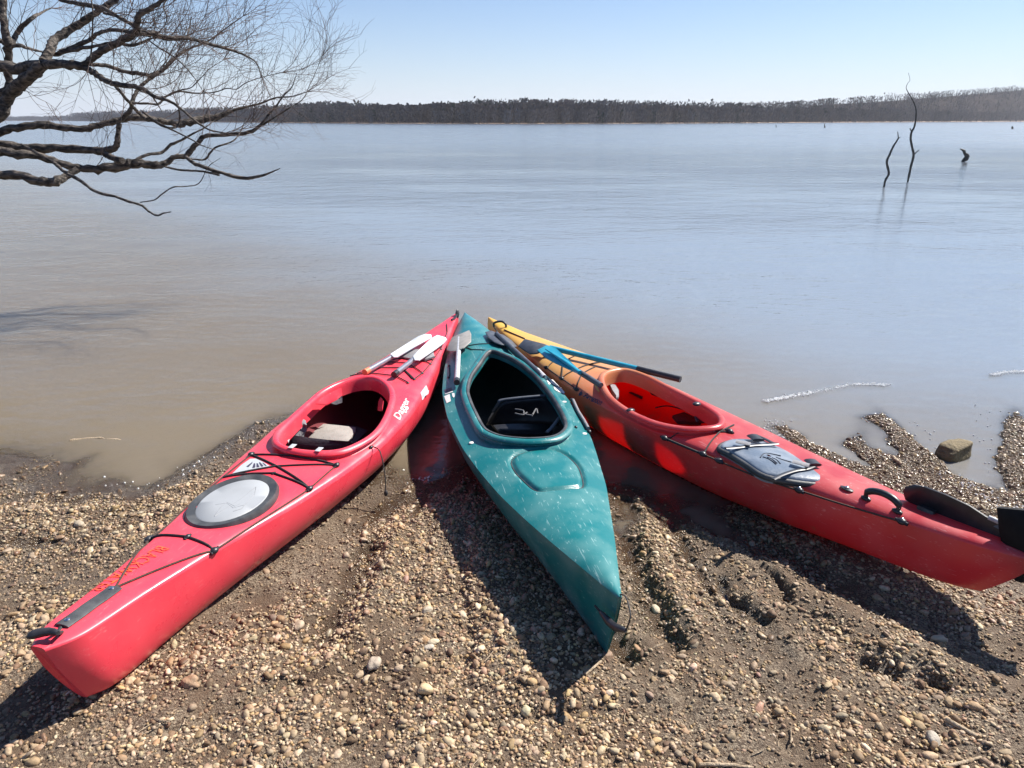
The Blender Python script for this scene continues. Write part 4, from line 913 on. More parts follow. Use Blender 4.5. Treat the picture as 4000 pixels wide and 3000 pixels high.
df = n.nodes.new('ShaderNodeSubsurfaceScattering'); df.falloff = 'BURLEY'; df.inputs['Radius'].default_value = (1.0, .9, .75)     # cloudy water softens the shadows that fall on it
sss = n.nodes.new('ShaderNodeMapRange'); sss.inputs[1].default_value = 3.6; sss.inputs[2].default_value = 5.2; sss.inputs[3].default_value = 0.015; sss.inputs[4].default_value = 0.45; L.new(sxy.outputs[1], sss.inputs[0]); L.new(sss.outputs[0], df.inputs['Scale'])
ws = wtex(0.9, 1, 1, 5, 0.6)
mc = n.nodes.new('ShaderNodeMix'); mc.data_type = 'RGBA'; mc.inputs[6].default_value = (0.150, 0.120, 0.080, 1); mc.inputs[7].default_value = (0.190, 0.158, 0.116, 1)
L.new(ws.outputs['Fac'], mc.inputs[0])
# the mud stirred up along the shore thins out over the first metres, more slowly on the left
wn = wtex(0.28, 0.6, 1, 4, 0.6); sd1 = n.nodes.new('ShaderNodeMath'); sd1.operation = 'MULTIPLY_ADD'; sd1.inputs[1].default_value = -7.0; L.new(wn.outputs['Fac'], sd1.inputs[0]); L.new(sxy.outputs[1], sd1.inputs[2])
sd2 = n.nodes.new('ShaderNodeMath'); sd2.operation = 'MULTIPLY_ADD'; sd2.inputs[1].default_value = 1.15; L.new(sxy.outputs[0], sd2.inputs[0]); L.new(sd1.outputs[0], sd2.inputs[2])
sd3 = n.nodes.new('ShaderNodeMapRange'); sd3.inputs[1].default_value = -1.0; sd3.inputs[2].default_value = 7.0; sd3.interpolation_type = 'SMOOTHSTEP'; L.new(sd2.outputs[0], sd3.inputs[0])
md = n.nodes.new('ShaderNodeMix'); md.data_type = 'RGBA'; md.inputs[7].default_value = (0.215, 0.250, 0.292, 1); L.new(sd3.outputs[0], md.inputs[0]); L.new(mc.outputs[2], md.inputs[6]); L.new(md.outputs[2], df.inputs[0])  # offshore blue-grey has the sky's reflection put into its colour
tr = n.nodes.new('ShaderNodeBsdfTransparent')
ad = n.nodes.new('ShaderNodeAttribute'); ad.attribute_name = 'depth'
e1 = n.nodes.new('ShaderNodeMath'); e1.operation = 'MULTIPLY'; e1.inputs[1].default_value = -85; L.new(ad.outputs['Fac'], e1.inputs[0])
e2 = n.nodes.new('ShaderNodeMath'); e2.operation = 'EXPONENT'; L.new(e1.outputs[0], e2.inputs[0])
m1 = n.nodes.new('ShaderNodeMixShader'); L.new(e2.outputs[0], m1.inputs[0]); L.new(df.outputs[0], m1.inputs[1]); L.new(tr.outputs[0], m1.inputs[2])
m2 = n.nodes.new('ShaderNodeMixShader'); L.new(fr.outputs[0], m2.inputs[0]); L.new(m1.outputs[0], m2.inputs[1]); L.new(gl.outputs[0], m2.inputs[2]); L.new(m2.outputs[0], out.inputs[0])
xs = axis_pts(-2.6, 3.1, 0.0185, -2990, 2990, 1.25); ys = axis_pts(2.0, 5.6, 0.018, 1.2, 3590, 1.25)
X, Y, Fq = grid(xs, ys); Zg = gz(X, Y)
ins = np.zeros(len(X), bool)
for k in (R1, G, R2):
    P = np.stack([X, Y, np.zeros(len(X))], 1) @ k.Mi[:3, :3].T + k.Mi[:3, 3]
    ok = (P[:, 0] > .05) & (P[:, 0] < k.L - .05)
    ins |= ok & (np.abs(P[:, 1]) < k.section_hw(P[:, 0], P[:, 2]) - 0.006)
Fq = Fq[~ins[Fq].any(1)]
Fq = Fq[(Zg[Fq] < 0.02).any(1)]
WZ = np.zeros(len(X))
for pts in ([(1640, 870), (1700, 862), (1760, 850), (1840, 833), (1920, 836)], [(2140, 812), (2180, 806), (2240, 804)], [(1900, 690), (2000, 676), (2120, 680)], [(1320, 640), (1450, 632), (1560, 640)]):
    q, t = _seg(X, Y, np.array([un(*p)[:2] for p in D(pts)])); WZ = WZ + .011 * np.exp(-(q / .030) ** 2) * np.sin(np.clip(t, 0.02, .98) * math.pi) ** .5
water = fast_mesh('water', np.stack([X, Y, WZ], 1), Fq, mwt)
vattr(water, 'depth', np.clip(-Zg, 0.0, 5)); tag(water, kind='structure')

# ------------------------------------------------------------------ gravel
def ico(level):
    import bmesh
    bm = bmesh.new(); bmesh.ops.create_icosphere(bm, subdivisions=level, radius=1.0)
    v = np.array([x.co[:] for x in bm.verts]); f = np.array([[q.index for q in x.verts] for x in bm.faces]); bm.free(); return v, f
def rotm(n_, tilt):
    a = rs.rand(n_) * 6.283; tx = rs.randn(n_) * tilt; ty = rs.randn(n_) * tilt
    ca, sa = np.cos(a), np.sin(a); Rz = np.zeros((n_, 3, 3)); Rz[:, 0, 0] = ca; Rz[:, 0, 1] = -sa; Rz[:, 1, 0] = sa; Rz[:, 1, 1] = ca; Rz[:, 2, 2] = 1
    Rx = np.zeros((n_, 3, 3)); Rx[:, 0, 0] = 1; Rx[:, 1, 1] = np.cos(tx); Rx[:, 1, 2] = -np.sin(tx); Rx[:, 2, 1] = np.sin(tx); Rx[:, 2, 2] = np.cos(tx)
    Ry = np.zeros((n_, 3, 3)); Ry[:, 1, 1] = 1; Ry[:, 0, 0] = np.cos(ty); Ry[:, 0, 2] = np.sin(ty); Ry[:, 2, 0] = -np.sin(ty); Ry[:, 2, 2] = np.cos(ty)
    return Rx @ Ry @ Rz
PAL = np.array([(.42, .35, .27), (.50, .44, .36), (.33, .25, .18), (.24, .17, .115), (.58, .52, .44), (.38, .28, .17), (.30, .26, .22), (.46, .36, .22), (.20, .13, .09), (.38, .27, .22)])
PW = np.array([.20, .14, .17, .13, .07, .08, .08, .05, .05, .03]); PW /= PW.sum()
def pebbles(name, n_, level, rlo, rhi, area, mat, lift=0.25, thr=0.5, power=2.4):
    base, F0 = ico(level); T = []
    for i in range(14):
        d = rs.randn(5, 3); s_ = 1 + sum(.13 * np.sin(base @ q * 1.6 + rs.rand() * 6) for q in d)
        bb = base * s_[:, None]
        for q in rs.randn(4, 3):
            q = q / np.linalg.norm(q); dd_ = bb @ q; bb = bb - np.maximum(dd_ - rs.uniform(.6, .85), 0)[:, None] * q * .85
        T.append(bb * np.array([rs.uniform(.95, 1.35), rs.uniform(.75, 1.0), rs.uniform(.45, .8)]))
    T = np.array(T)
    x = rs.uniform(area[0], area[1], n_ * 3); y = rs.uniform(area[2], area[3], n_ * 3) ; keep = np.abs(x) < 0.79 * y + .48; x, y = x[keep], y[keep]
    mk = mudmask(x, y); r_ = rlo + (rhi - rlo) * rs.rand(len(x)) ** power
    keep = rs.rand(len(x)) > mk * thr; x, y, r_, mk = x[keep], y[keep], r_[keep], mk[keep]
    z = gz(x, y); keep = (z > -0.012) & ~((z < .012 + .012 * fbm(x, y, 5, 2, 3)) & (x < .9) & (rs.rand(len(x)) < .9)); x, y, z, r_, mk = x[keep][:n_], y[keep][:n_], z[keep][:n_], r_[keep][:n_], mk[keep][:n_]
    m = len(x); ti = rs.randint(0, 14, m); V = np.einsum('nij,nkj->nki', rotm(m, .35), T[ti] * r_[:, None, None])
    V += np.stack([x, y, z + r_ * lift], 1)[:, None, :]
    Ff = (F0[None] + (np.arange(m) * len(base))[:, None, None]).reshape(-1, 3)
    ob = fast_mesh(name, V.reshape(-1, 3), Ff, mat)
    c = PAL[rs.choice(len(PAL), m, p=PW)] * rs.uniform(.62, 1.30, (m, 1)) * (1 + rs.randn(m, 3) * .03) * np.array([.95, .83, .66])
    wt = wetness(x, y, z); c = c * (1 - .45 * wt[:, None])
    dirt = np.clip(mk, 0, 1)[:, None] * .5; c = c * (1 - dirt) + np.array([.145, .10, .065]) * dirt
    C = np.concatenate([c, wt[:, None]], 1); cattr(ob, 'stone', np.repeat(C[:, None], len(base), 1).reshape(-1, 4)); return ob
mp_ = bpy.data.materials.new('river_pebbles'); mp_.use_nodes = True; n = mp_.node_tree; L = n.links; b = n.nodes['Principled BSDF']
at = n.nodes.new('ShaderNodeAttribute'); at.attribute_name = 'stone'; tc = n.nodes.new('ShaderNodeTexCoord')
tn = n.nodes.new('ShaderNodeTexNoise'); tn.inputs['Scale'].default_value = 130; tn.inputs['Detail'].default_value = 5; L.new(tc.outputs['Object'], tn.inputs['Vector'])
rr_ = n.nodes.new('ShaderNodeMapRange'); rr_.inputs[1].default_value = .3; rr_.inputs[2].default_value = .7; rr_.inputs[3].default_value = .72; rr_.inputs[4].default_value = 1.2; L.new(tn.outputs['Fac'], rr_.inputs[0])
vm = n.nodes.new('ShaderNodeVectorMath'); vm.operation = 'SCALE'; L.new(at.outputs['Color'], vm.inputs[0]); L.new(rr_.outputs[0], vm.inputs['Scale']); L.new(vm.outputs[0], b.inputs['Base Color'])
rw = n.nodes.new('ShaderNodeMapRange'); rw.inputs[3].default_value = 0.75; rw.inputs[4].default_value = 0.10; L.new(at.outputs['Alpha'], rw.inputs[0]); L.new(rw.outputs[0], b.inputs['Roughness'])
bp = n.nodes.new('ShaderNodeBump'); bp.inputs['Strength'].default_value = .35; bp.inputs['Distance'].default_value = .004; L.new(tn.outputs['Fac'], bp.inputs['Height']); L.new(bp.outputs[0], b.inputs['Normal'])
g_a = pebbles('gravel', 8600, 2, .0054, .0178, (-2.6, 3.2, 1.05, 4.0), mp_, .06, .95, 2.5); tag(g_a, kind='stuff')
g_b = pebbles('fine_gravel', 56500, 1, .0033, .0088, (-2.6, 3.2, 1.05, 4.05), mp_, .08, .72, 1.6); tag(g_b, kind='stuff')

# stones one can pick out
def stone(px, py, r, colr, label, squash=.65, seed=1, name='pebble', group=None, level=3):
    base, F0 = ico(level); q = np.random.RandomState(seed); s_ = 1 + sum(.10 * np.sin(base @ d * 1.8 + q.rand() * 6) for d in q.randn(5, 3))
    V = base * s_[:, None] * np.array([1.25, .85, squash]) * r; a = q.rand() * 3; c_, s2 = math.cos(a), math.sin(a); V = V @ np.array([[c_, s2, 0], [-s2, c_, 0], [0, 0, 1]])
    p = un(px, py, .07); p[2] = float(gz(p[0], p[1])); p = un(px, py, p[2]); z = float(gz(p[0], p[1]))
    m_ = pmat(name + '_' + 'stone', colr, .7, noise=(60, tuple(c * .7 for c in colr), .8), bump=(90, .4))
    ob = fast_mesh(name, V, F0, m_); ob.location = (p[0], p[1], z + r * squash * .45); return tag(ob, label, 'stone', group)
stone(*S(1000, 2200, 1.4747, [(975, 735)])[0], .021, (.62, .47, .27), 'yellow tan pebble, brightest one left of the dark shadow of the teal kayak', seed=3)
stone(*S(1000, 2200, 1.4747, [(997, 490)])[0], .015, (.46, .40, .32), 'round cream pebble above the yellow tan one in the gravel band', seed=4)
stone(*S(1000, 2200, 1.4747, [(985, 270)])[0], .016, (.42, .35, .26), 'pale flat pebble near the middle of the muddy slope left of the teal kayak shadow', seed=5)
stone(*S(1000, 2200, 1.4747, [(685, 590)])[0], .022, (.40, .33, .25), 'pale wedge-shaped stone below the dark rubble trench', seed=6)
stone(*S(1000, 2200, 1.4747, [(245, 375)])[0], .018, (.42, .32, .22), 'tan stone at the left rim of the dark rubble trench', seed=7)
stone(*S(0, 2000, 1.659, [(1240, 1115)])[0], .024, (.34, .22, .13), 'brown stone lying in the gravel right of the red kayak stern', seed=8)
stone(*S(0, 2000, 1.659, [(520, 95)])[0], .022, (.40, .33, .24), 'large pale pebble in the gravel left of the red kayak', seed=9)
stone(*S(2300, 2150, 1.301, [(1745, 960)])[0], .019, (.40, .35, .28), 'rounded cream pebble by the dark stick at the lower right', seed=10)
stone(*S(2300, 2150, 1.301, [(1780, 455)])[0], .020, (.42, .34, .24), 'tan pebble at the edge of the right kayak shadow', seed=12)
stone(*S(2300, 2150, 1.301, [(340, 300)])[0], .018, (.50, .42, .30), 'tan pebble in the gravel just right of the teal kayak stern', seed=13)
# squarish rock by the channel
base, F0 = ico(4); q = np.random.RandomState(5)
V = np.sign(base) * np.abs(base) ** .55; s_ = 1 + sum(.05 * np.sin(base @ d * 2.6 + q.rand() * 6) for d in q.randn(6, 3)); V = V * s_[:, None] * np.array([.085, .062, .052])
a = .5; V = V @ np.array([[math.cos(a), math.sin(a), 0], [-math.sin(a), math.cos(a), 0], [0, 0, 1]]); V[:, 2] += V[:, 0] * .15
p = un(*S(2900, 1350, 2.011, [(1690, 900)])[0], 0.0); rk = fast_mesh('rock', V, F0, M['rock']); rk.location = (p[0], p[1] + .05, .030); tag(rk, 'squarish mossy brown rock standing at the edge of the muddy channel', 'rock')

# sticks
def stick(pts, r, label, mat='wood', z=None, name='stick', cat='stick', sides=8):
    P = []
    for p in pts:
        w0 = un(p[0], p[1], .08); w0 = un(p[0], p[1], max(float(gz(w0[0], w0[1], False)), -.002) + (z if z is not None else r * 1.1)); P.append(w0)
    P = spline(P, 12) if len(P) > 2 else np.array([P[0] + (P[1] - P[0]) * i / 11 for i in range(12)])
    P = P + rs.randn(12, 3) * r * .12; mb = MB(); q = random.Random(3); mb.tube(P, [r * (1 - .35 * i / 11) for i in range(12)], sides, bump=.12, rr=q)
    o = mb.build(name, M[mat], None, P.mean(0)); return tag(o, label, cat)
stick(S(2300, 2150, 1.301, [(1815, 860), (1950, 935), (2115, 1030)]), .008, 'brown stick lying aslant over the gravel in the lower right corner')
stick(S(2300, 2150, 1.301, [(1800, 1098), (1900, 1080), (1995, 1050)]), .006, 'short pale stick at the bottom right, below the longer brown stick')
stick(S(2300, 2150, 1.301, [(560, 1088), (700, 1090), (840, 1104)]), .006, 'thin bleached stick at the bottom edge right of centre')
stick(S(1000, 2200, 1.4747, [(1895, 640), (1945, 600), (1990, 565)]), .006, 'small rusty brown stick poking into the shadow tip of the teal kayak')
stick(S(2900, 1350, 2.011, [(1180, 875), (1215, 905), (1250, 930)]), .010, 'short pale stub of wood among the pebbles of the gravel spit')
stick(D([(152, 953), (200, 948), (262, 952)]), .012, 'pale plank of driftwood half sunk in the shallow water at the left', z=-.004, name='driftwood', cat='driftwood')

# ------------------------------------------------------------------ dead wood standing in the lake
def snag(pts, label, name='dead_branch', side=(), dip=0.5, mat='wetwood', cat='dead branch'):
    Yb = un(pts[0][0], pts[0][1])[1]; P = [at_y(p[0], p[1], Yb) for p in pts]; k_ = Yb / FPX / math.cos(PITCH) * .98
    R = [max(p[2] / 2 * k_ * .78, .0025) for p in pts]; P = [P[0] - np.array([0, 0, dip])] + P; R = [R[0]] + R
    r = thing(name, P[1], label, cat)
    mb = MB(); n_ = 5 * len(P); PP = spline(P, n_); RR = np.interp(np.linspace(0, 1, n_), np.linspace(0, 1, len(R)), R); mb.tube(PP, RR, 8, bump=.12, rr=random.Random(2)); mb.build('stem_wood', M[mat], r, P[1])
    for s_ in side:
        Q = [at_y(p[0], p[1], Yb) for p in s_]; mb = MB(); mb.tube(Q, [max(p[2] / 2 * k_, .002) for p in s_], 6); mb.build('twig', M[mat], r, P[1])
    return r
c8 = lambda pts: [(2900 + p[0] / 2.011, 200 + p[1] / 2.011, p[2] / 2.011) for p in pts]
snag(c8([(1112, 1065, 18), (1125, 1010, 20), (1150, 960, 22), (1135, 870, 22), (1158, 810, 20), (1182, 755, 18), (1210, 710, 15), (1228, 680, 12)]), 'shorter crooked dead branch standing in the lake at the right, left one of the pair', side=[c8([(1225, 685, 8), (1222, 650, 6), (1218, 630, 4)]), c8([(1225, 682, 8), (1240, 678, 5)]), c8([(1182, 762, 9), (1176, 748, 6)])])
snag(c8([(1298, 1030, 14), (1308, 980, 20), (1325, 900, 22), (1345, 815, 22), (1330, 740, 20), (1322, 680, 20), (1330, 635, 18), (1352, 590, 16), (1364, 510, 14), (1360, 440, 12), (1330, 370, 9), (1300, 320, 7), (1286, 285, 5), (1300, 250, 4), (1316, 225, 3), (1304, 170, 3)]), 'taller wavy dead branch standing in the lake at the right, its tip reaching the sky', side=[c8([(1345, 815, 10), (1370, 790, 8), (1388, 775, 5)]), c8([(1330, 635, 9), (1316, 605, 6)])])
snag(c8([(1732, 868, 26), (1755, 845, 44), (1765, 822, 40), (1745, 800, 26), (1740, 782, 24), (1712, 768, 10)]), 'short hooked stump poking out of the lake at the far right', name='stump', cat='stump')
snag(c8([(648, 600, 12), (645, 580, 7), (648, 568, 5)]), 'tiny dark stub in the far water left of the standing branches', name='stump', cat='stump')
snag(c8([(2122, 610, 16), (2120, 598, 16), (2122, 590, 10)]), 'tiny dark stub far out near the right edge of the lake', name='stump', cat='stump')
snag(c8([(266, 598, 8), (264, 585, 6), (262, 576, 4)]), 'tiny thin stub far out below the middle of the wooded shore', name='stump', cat='stump')

# ------------------------------------------------------------------ the bare tree
mbk = bpy.data.materials.new('rough_grey_bark'); mbk.use_nodes = True; n = mbk.node_tree; L = n.links; b = n.nodes['Principled BSDF']
tc = n.nodes.new('ShaderNodeTexCoord'); mp = n.nodes.new('ShaderNodeMapping'); mp.inputs['Scale'].default_value = (.35, 1, 1); L.new(tc.outputs['Object'], mp.inputs[0])
tn = n.nodes.new('ShaderNodeTexNoise'); tn.inputs['Scale'].default_value = 38; tn.inputs['Detail'].default_value = 7; L.new(mp.outputs[0], tn.inputs['Vector'])
rp = n.nodes.new('ShaderNodeValToRGB'); rp.color_ramp.elements[0].position = .38; rp.color_ramp.elements[0].color = (.018, .015, .013, 1); rp.color_ramp.elements[1].position = .68; rp.color_ramp.elements[1].color = (.15, .125, .105, 1)
L.new(tn.outputs['Fac'], rp.inputs[0]); L.new(rp.outputs[0], b.inputs['Base Color']); b.inputs['Roughness'].default_value = .85
bp = n.nodes.new('ShaderNodeBump'); bp.inputs['Strength'].default_value = 1; bp.inputs['Distance'].default_value = .02; L.new(tn.outputs['Fac'], bp.inputs['Height']); L.new(bp.outputs[0], b.inputs['Normal'])
M['bark'] = mbk; M['twig'] = pmat('reddish_twig_bark', (.085, .055, .045), .8, noise=(8, (.16, .12, .10), .8))
TS = 1.35        # how far off the tree stands
LIMBS = [  # (x, y, width) in the enlarged view, depth in metres at both ends
 ('a', [(-160, 390, 80), (0, 405, 60), (120, 425, 64), (250, 405, 56), (380, 395, 48), (520, 410, 42)], 5.2, 4.9),
 ('b', [(500, 415, 40), (560, 370, 42), (620, 320, 42), (700, 280, 42), (770, 240, 40), (830, 205, 38), (850, 140, 34), (862, 90, 32), (930, 50, 28), (1000, 5, 22), (1080, -70, 18)], 4.9, 4.7),
 ('c', [(510, 412, 38), (560, 435, 36), (600, 462, 34), (650, 495, 32), (700, 515, 32), (800, 530, 28), (850, 540, 26), (900, 560, 24), (960, 600, 20), (1040, 622, 18), (1110, 665, 14), (1200, 742, 12), (1290, 800, 10), (1390, 822, 7)], 4.9, 4.6),
 ('d', [(840, 205, 34), (900, 208, 30), (960, 215, 28), (1050, 240, 28), (1150, 236, 24), (1250, 260, 20), (1380, 295, 16), (1500, 335, 11), (1580, 385, 7), (1605, 450, 4)], 4.8, 5.3),
 ('e', [(22, -60, 40), (20, 60, 38), (28, 160, 40), (50, 270, 46), (55, 350, 40), (45, 450, 40), (32, 560, 46), (20, 650, 38), (8, 760, 22)], 5.6, 5.5),
 ('f', [(270, 400, 64), (210, 450, 66), (150, 500, 66), (85, 560, 66), (30, 640, 64), (-30, 740, 62), (-90, 860, 60)], 5.0, 5.2),
 ('g', [(270, 380, 50), (310, 300, 46), (340, 250, 44), (420, 190, 42), (520, 130, 38), (620, 60, 34), (720, -10, 30), (800, -80, 26)], 5.1, 5.5),
 ('h', [(330, -20, 18), (400, 5, 20), (500, 25, 24), (620, 45, 24), (690, 80, 20), (760, 120, 20), (840, 165, 22)], 5.3, 4.9),
 ('i', [(70, 270, 28), (100, 215, 26), (130, 170, 26), (200, 110, 20), (260, 75, 12), (315, 50, 7)], 5.6, 5.9),
 ('j', [(550, 398, 20), (660, 405, 22), (760, 440, 22), (860, 455, 22), (940, 465, 24), (1010, 430, 18), (1090, 350, 16), (1170, 300, 13), (1290, 250, 10), (1400, 170, 7), (1500, 100, 4)], 5.0, 5.6),
 ('k', [(-160, 860, 60), (0, 818, 46), (120, 785, 42), (260, 772, 42), (400, 790, 40), (520, 795, 38), (620, 770, 36), (720, 745, 36), (830, 722, 38), (920, 732, 36), (1000, 748, 34), (1100, 765, 40), (1180, 750, 42), (1250, 735, 42), (1350, 722, 34), (1440, 682, 18), (1520, 660, 13), (1600, 640, 11), (1700, 605, 9), (1800, 595, 7), (1890, 568, 4)], 5.0, 5.7),
 ('l', [(738, 760, 26), (728, 830, 30), (720, 890, 34), (680, 925, 40), (600, 930, 44), (450, 922, 48), (320, 912, 48), (150, 915, 52), (0, 888, 44), (-160, 870, 50)], 5.0, 5.1),
 ('m', [(-160, 930, 60), (0, 932, 56), (100, 950, 50), (220, 960, 44), (350, 1000, 42), (480, 1038, 44), (600, 1045, 50), (700, 1032, 58), (800, 1010, 62), (900, 1010, 50), (1000, 1022, 38), (1050, 985, 32), (1100, 965, 30), (1150, 965, 30), (1190, 910, 32), (1235, 870, 28), (1260, 840, 26), (1400, 830, 22), (1520, 820, 20), (1600, 780, 18), (1650, 720, 13), (1700, 660, 10), (1750, 590, 8), (1800, 540, 6), (1832, 450, 4)], 4.9, 5.4),
 ('n', [(640, 945, 34), (690, 975, 38), (760, 995, 40)], 4.95, 4.9),
 ('o', [(-160, 1075, 60), (0, 1080, 54), (120, 1085, 50), (240, 1115, 52), (330, 1122, 56), (400, 1090, 46), (480, 1045, 36)], 4.6, 4.8),
 ('p', [(130, 890, 14), (230, 945, 16), (340, 1010, 20), (400, 1060, 20), (500, 1120, 20), (590, 1182, 18), (700, 1210, 16), (800, 1245, 16), (870, 1265, 14), (920, 1305, 13), (970, 1330, 11), (1010, 1315, 9), (1055, 1308, 5)], 4.8, 4.3),
 ('q', [(868, 1248, 6), (950, 1235, 8), (1010, 1190, 8), (1070, 1155, 8), (1150, 1150, 6), (1230, 1130, 6), (1285, 1030, 4), (1360, 975, 2)], 4.4, 4.3),
 ('r', [(1150, 970, 22), (1200, 1008, 22), (1300, 1045, 22), (1400, 1075, 22), (1500, 1100, 21), (1600, 1088, 15), (1680, 1060, 9), (1730, 1038, 4)], 4.9, 4.6),
 ('s', [(1020, 1030, 12), (1120, 1050, 13), (1230, 1055, 12), (1350, 1078, 13)], 4.9, 4.75),
 ('t', [(840, 985, 15), (918, 950, 18), (1000, 940, 18), (1060, 890, 17), (1130, 860, 14), (1200, 820, 11), (1260, 790, 8), (1330, 740, 4)], 4.9, 5.2),
 ('u', [(880, 690, 12), (980, 760, 12), (1080, 810, 10), (1180, 860, 9), (1250, 900, 6), (1362, 935, 3)], 5.0, 4.7),
 ('v', [(1165, 978, 9), (1260, 985, 12), (1300, 940, 12), (1340, 905, 10), (1440, 870, 8), (1490, 800, 6), (1515, 735, 3)], 4.9, 5.1),
 ('w', [(700, 515, 20), (745, 570, 20), (780, 612, 18), (850, 690, 18), (900, 735, 18)], 4.85, 4.95),
 ('x', [(740, 745, 26), (800, 690, 26), (820, 610, 22), (860, 545, 20), (920, 490, 18), (1000, 440, 12), (1060, 390, 8)], 5.0, 5.2),
 ('y', [(815, 635, 12), (920, 640, 13), (980, 640, 12), (1030, 592, 12), (1100, 565, 11), (1200, 575, 8), (1320, 570, 6), (1400, 545, 6), (1460, 550, 5), (1520, 510, 5), (1640, 470, 4), (1742, 448, 3)], 5.0, 5.4),
 ('z', [(940, 595, 10), (970, 640, 8), (1000, 690, 4)], 4.85, 4.8),
 ('A', [(420, 305, 28), (540, 252, 24), (620, 200, 20), (720, 186, 20), (830, 205, 20)], 5.2, 4.8),
 ('B', [(330, 335, 28), (440, 310, 26), (560, 290, 18), (700, 262, 16), (800, 280, 18), (880, 260, 15), (925, 238, 9)], 5.2, 5.0),
 ('C', [(1600, 782, 12), (1700, 722, 8), (1790, 665, 6), (1870, 610, 5), (1905, 540, 4), (1950, 440, 3), (1990, 345, 2)], 5.3, 5.6),
 ('D', [(930, 730, 22), (1000, 775, 16), (1060, 790, 12), (1105, 765, 14), (1108, 700, 10), (1100, 655, 8)], 5.0, 4.9),
 ('E', [(640, 80, 16), (720, 100, 14), (790, 140, 12), (840, 180, 10)], 5.2, 4.9),
 ('F', [(920, 250, 8), (990, 300, 8), (1080, 355, 8), (1160, 430, 7), (1220, 510, 5), (1250, 560, 3)], 4.8, 4.6),
 ('G', [(860, 560, 8), (1000, 600, 9), (1100, 560, 9), (1180, 540, 6), (1240, 480, 5), (1300, 420, 4), (1380, 370, 3)], 4.9, 5.2),
 ('H', [(-60, 225, 26), (0, 250, 26), (50, 285, 24), (120, 280, 22), (180, 300, 16), (260, 320, 10)], 5.5, 5.7),
 ('I', [(1040, -20, 6), (1010, 40, 8), (1030, 100, 8), (1020, 150, 6), (980, 200, 5)], 4.9, 4.9),
 ('J', [(560, -20, 7), (575, 80, 9), (570, 200, 9), (565, 300, 8), (555, 380, 6)], 4.6, 4.7),
 ('K', [(1180, 100, 5), (1170, 170, 6), (1150, 230, 8)], 5.1, 5.0),
]
TB = np.array([-6.1, 6.95, 0.0]); TB[2] = float(gz(TB[0], TB[1])) - .3
tree = thing('bare_tree', TB, 'bare leafless tree stretching dark crooked limbs from the left over the water', 'tree')
brr_ = random.Random(5); branches = []
for nm, pts, D0, D1 in LIMBS:
    P = []; R = []; m = len(pts)
    for i, (x, y, w_) in enumerate(pts):
        t = i / (m - 1); Dp = TS * (D0 + (D1 - D0) * t) + 0.10 * math.sin(t * 5 + len(branches)) * (t * (1 - t) * 4)
        P.append(at_y(x / 1.58, y / 1.58, Dp)); R.append(w_ / 1.58 / 2 * Dp / FPX * .97)
    if nm in 'akmo' or nm == 'l':          # limbs leave the trunk outside the frame
        e = 0 if nm != 'l' else -1; q = P[e]; up = q[2] * .8 + .2; root_p = np.array([TB[0] + .15, TB[1], min(max(up, .9), 3.2)])
        mid = (q + root_p) / 2 + np.array([0, 0, .08])
        if e == 0: P = [root_p, mid] + P; R = [R[0] * 1.6, R[0] * 1.25] + R
        else: P = P + [mid, root_p]; R = R + [R[-1] * 1.25, R[-1] * 1.6]
    if nm == 'f': P = P[:-1] + [np.array([-5.75, 6.95, 1.3])]; R = R[:-1] + [R[-1] * 1.3]
    if nm == 'e': P = P[:-2] + [np.array([-5.55, 7.3, 1.75]), np.array([-5.85, 7.0, 1.4])]; R = R[:-2] + [.06, .08]
    ns = 4 * len(P); PP = spline(P, ns); RR = np.interp(np.linspace(0, 1, ns), np.linspace(0, 1, len(R)), R)
    jit = np.array([[brr_.gauss(0, 1) for _ in range(3)] for _ in range(ns)]) * (RR * .13)[:, None]; jit[0] = 0; PP = PP + jit
    mb = MB(); mb.tube(PP, RR * np.array([brr_.uniform(.9, 1.14) for _ in range(ns)]), 9, bump=.08, rr=brr_); mb.build('branch', M['bark'], tree, TB)
    branches.append((PP, RR, nm))
tk = [TB, TB + [.02, 0, .7], TB + [.12, 0, 1.5], TB + [.15, 0, 2.4], TB + [.35, .05, 3.4], TB + [.5, .2, 4.6]]
mb = MB(); mb.tube(spline(tk, 30), np.interp(np.linspace(0, 1, 30), [0, .15, .5, 1], [.42, .33, .28, .13]), 14, bump=.08, rr=brr_); mb.build('trunk', M['bark'], tree, TB)
# twigs
tw = MB(); tr_ = random.Random(21)
def twig(p, d, length, r, lvl):
    seg = max(4, int(length / .058)); P = [p.copy()]; q = p.copy(); d = d / np.linalg.norm(d); kids = []
    bend = np.array([tr_.gauss(0, .05), tr_.gauss(0, .05), tr_.gauss(0.035, .05)])
    for i in range(seg):
        d = d + bend + np.array([tr_.gauss(0, .075), tr_.gauss(0, .075), tr_.gauss(0, .075)]); d /= np.linalg.norm(d)
        q = q + d * length / seg; P.append(q.copy())
        if lvl > 0 and i > 0 and tr_.random() < (.62 if lvl > 1 else .50): kids.append((q.copy(), d.copy(), i / seg))
    tw.tube(P, list(np.linspace(r, max(r * .35, .0007), len(P))), 3, cap=False)
    for q_, d_, f in kids:
        s_ = tr_.choice((-1, 1)); side = np.cross(d_, np.array([0, 1, 0])); side = side / (np.linalg.norm(side) + 1e-6)
        nd = d_ + side * s_ * tr_.uniform(.45, .9) + np.array([0, tr_.gauss(0, .35), .05])
        twig(q_, nd, length * tr_.uniform(.40, .62) * (1.1 - .4 * f), r * .6, lvl - 1)
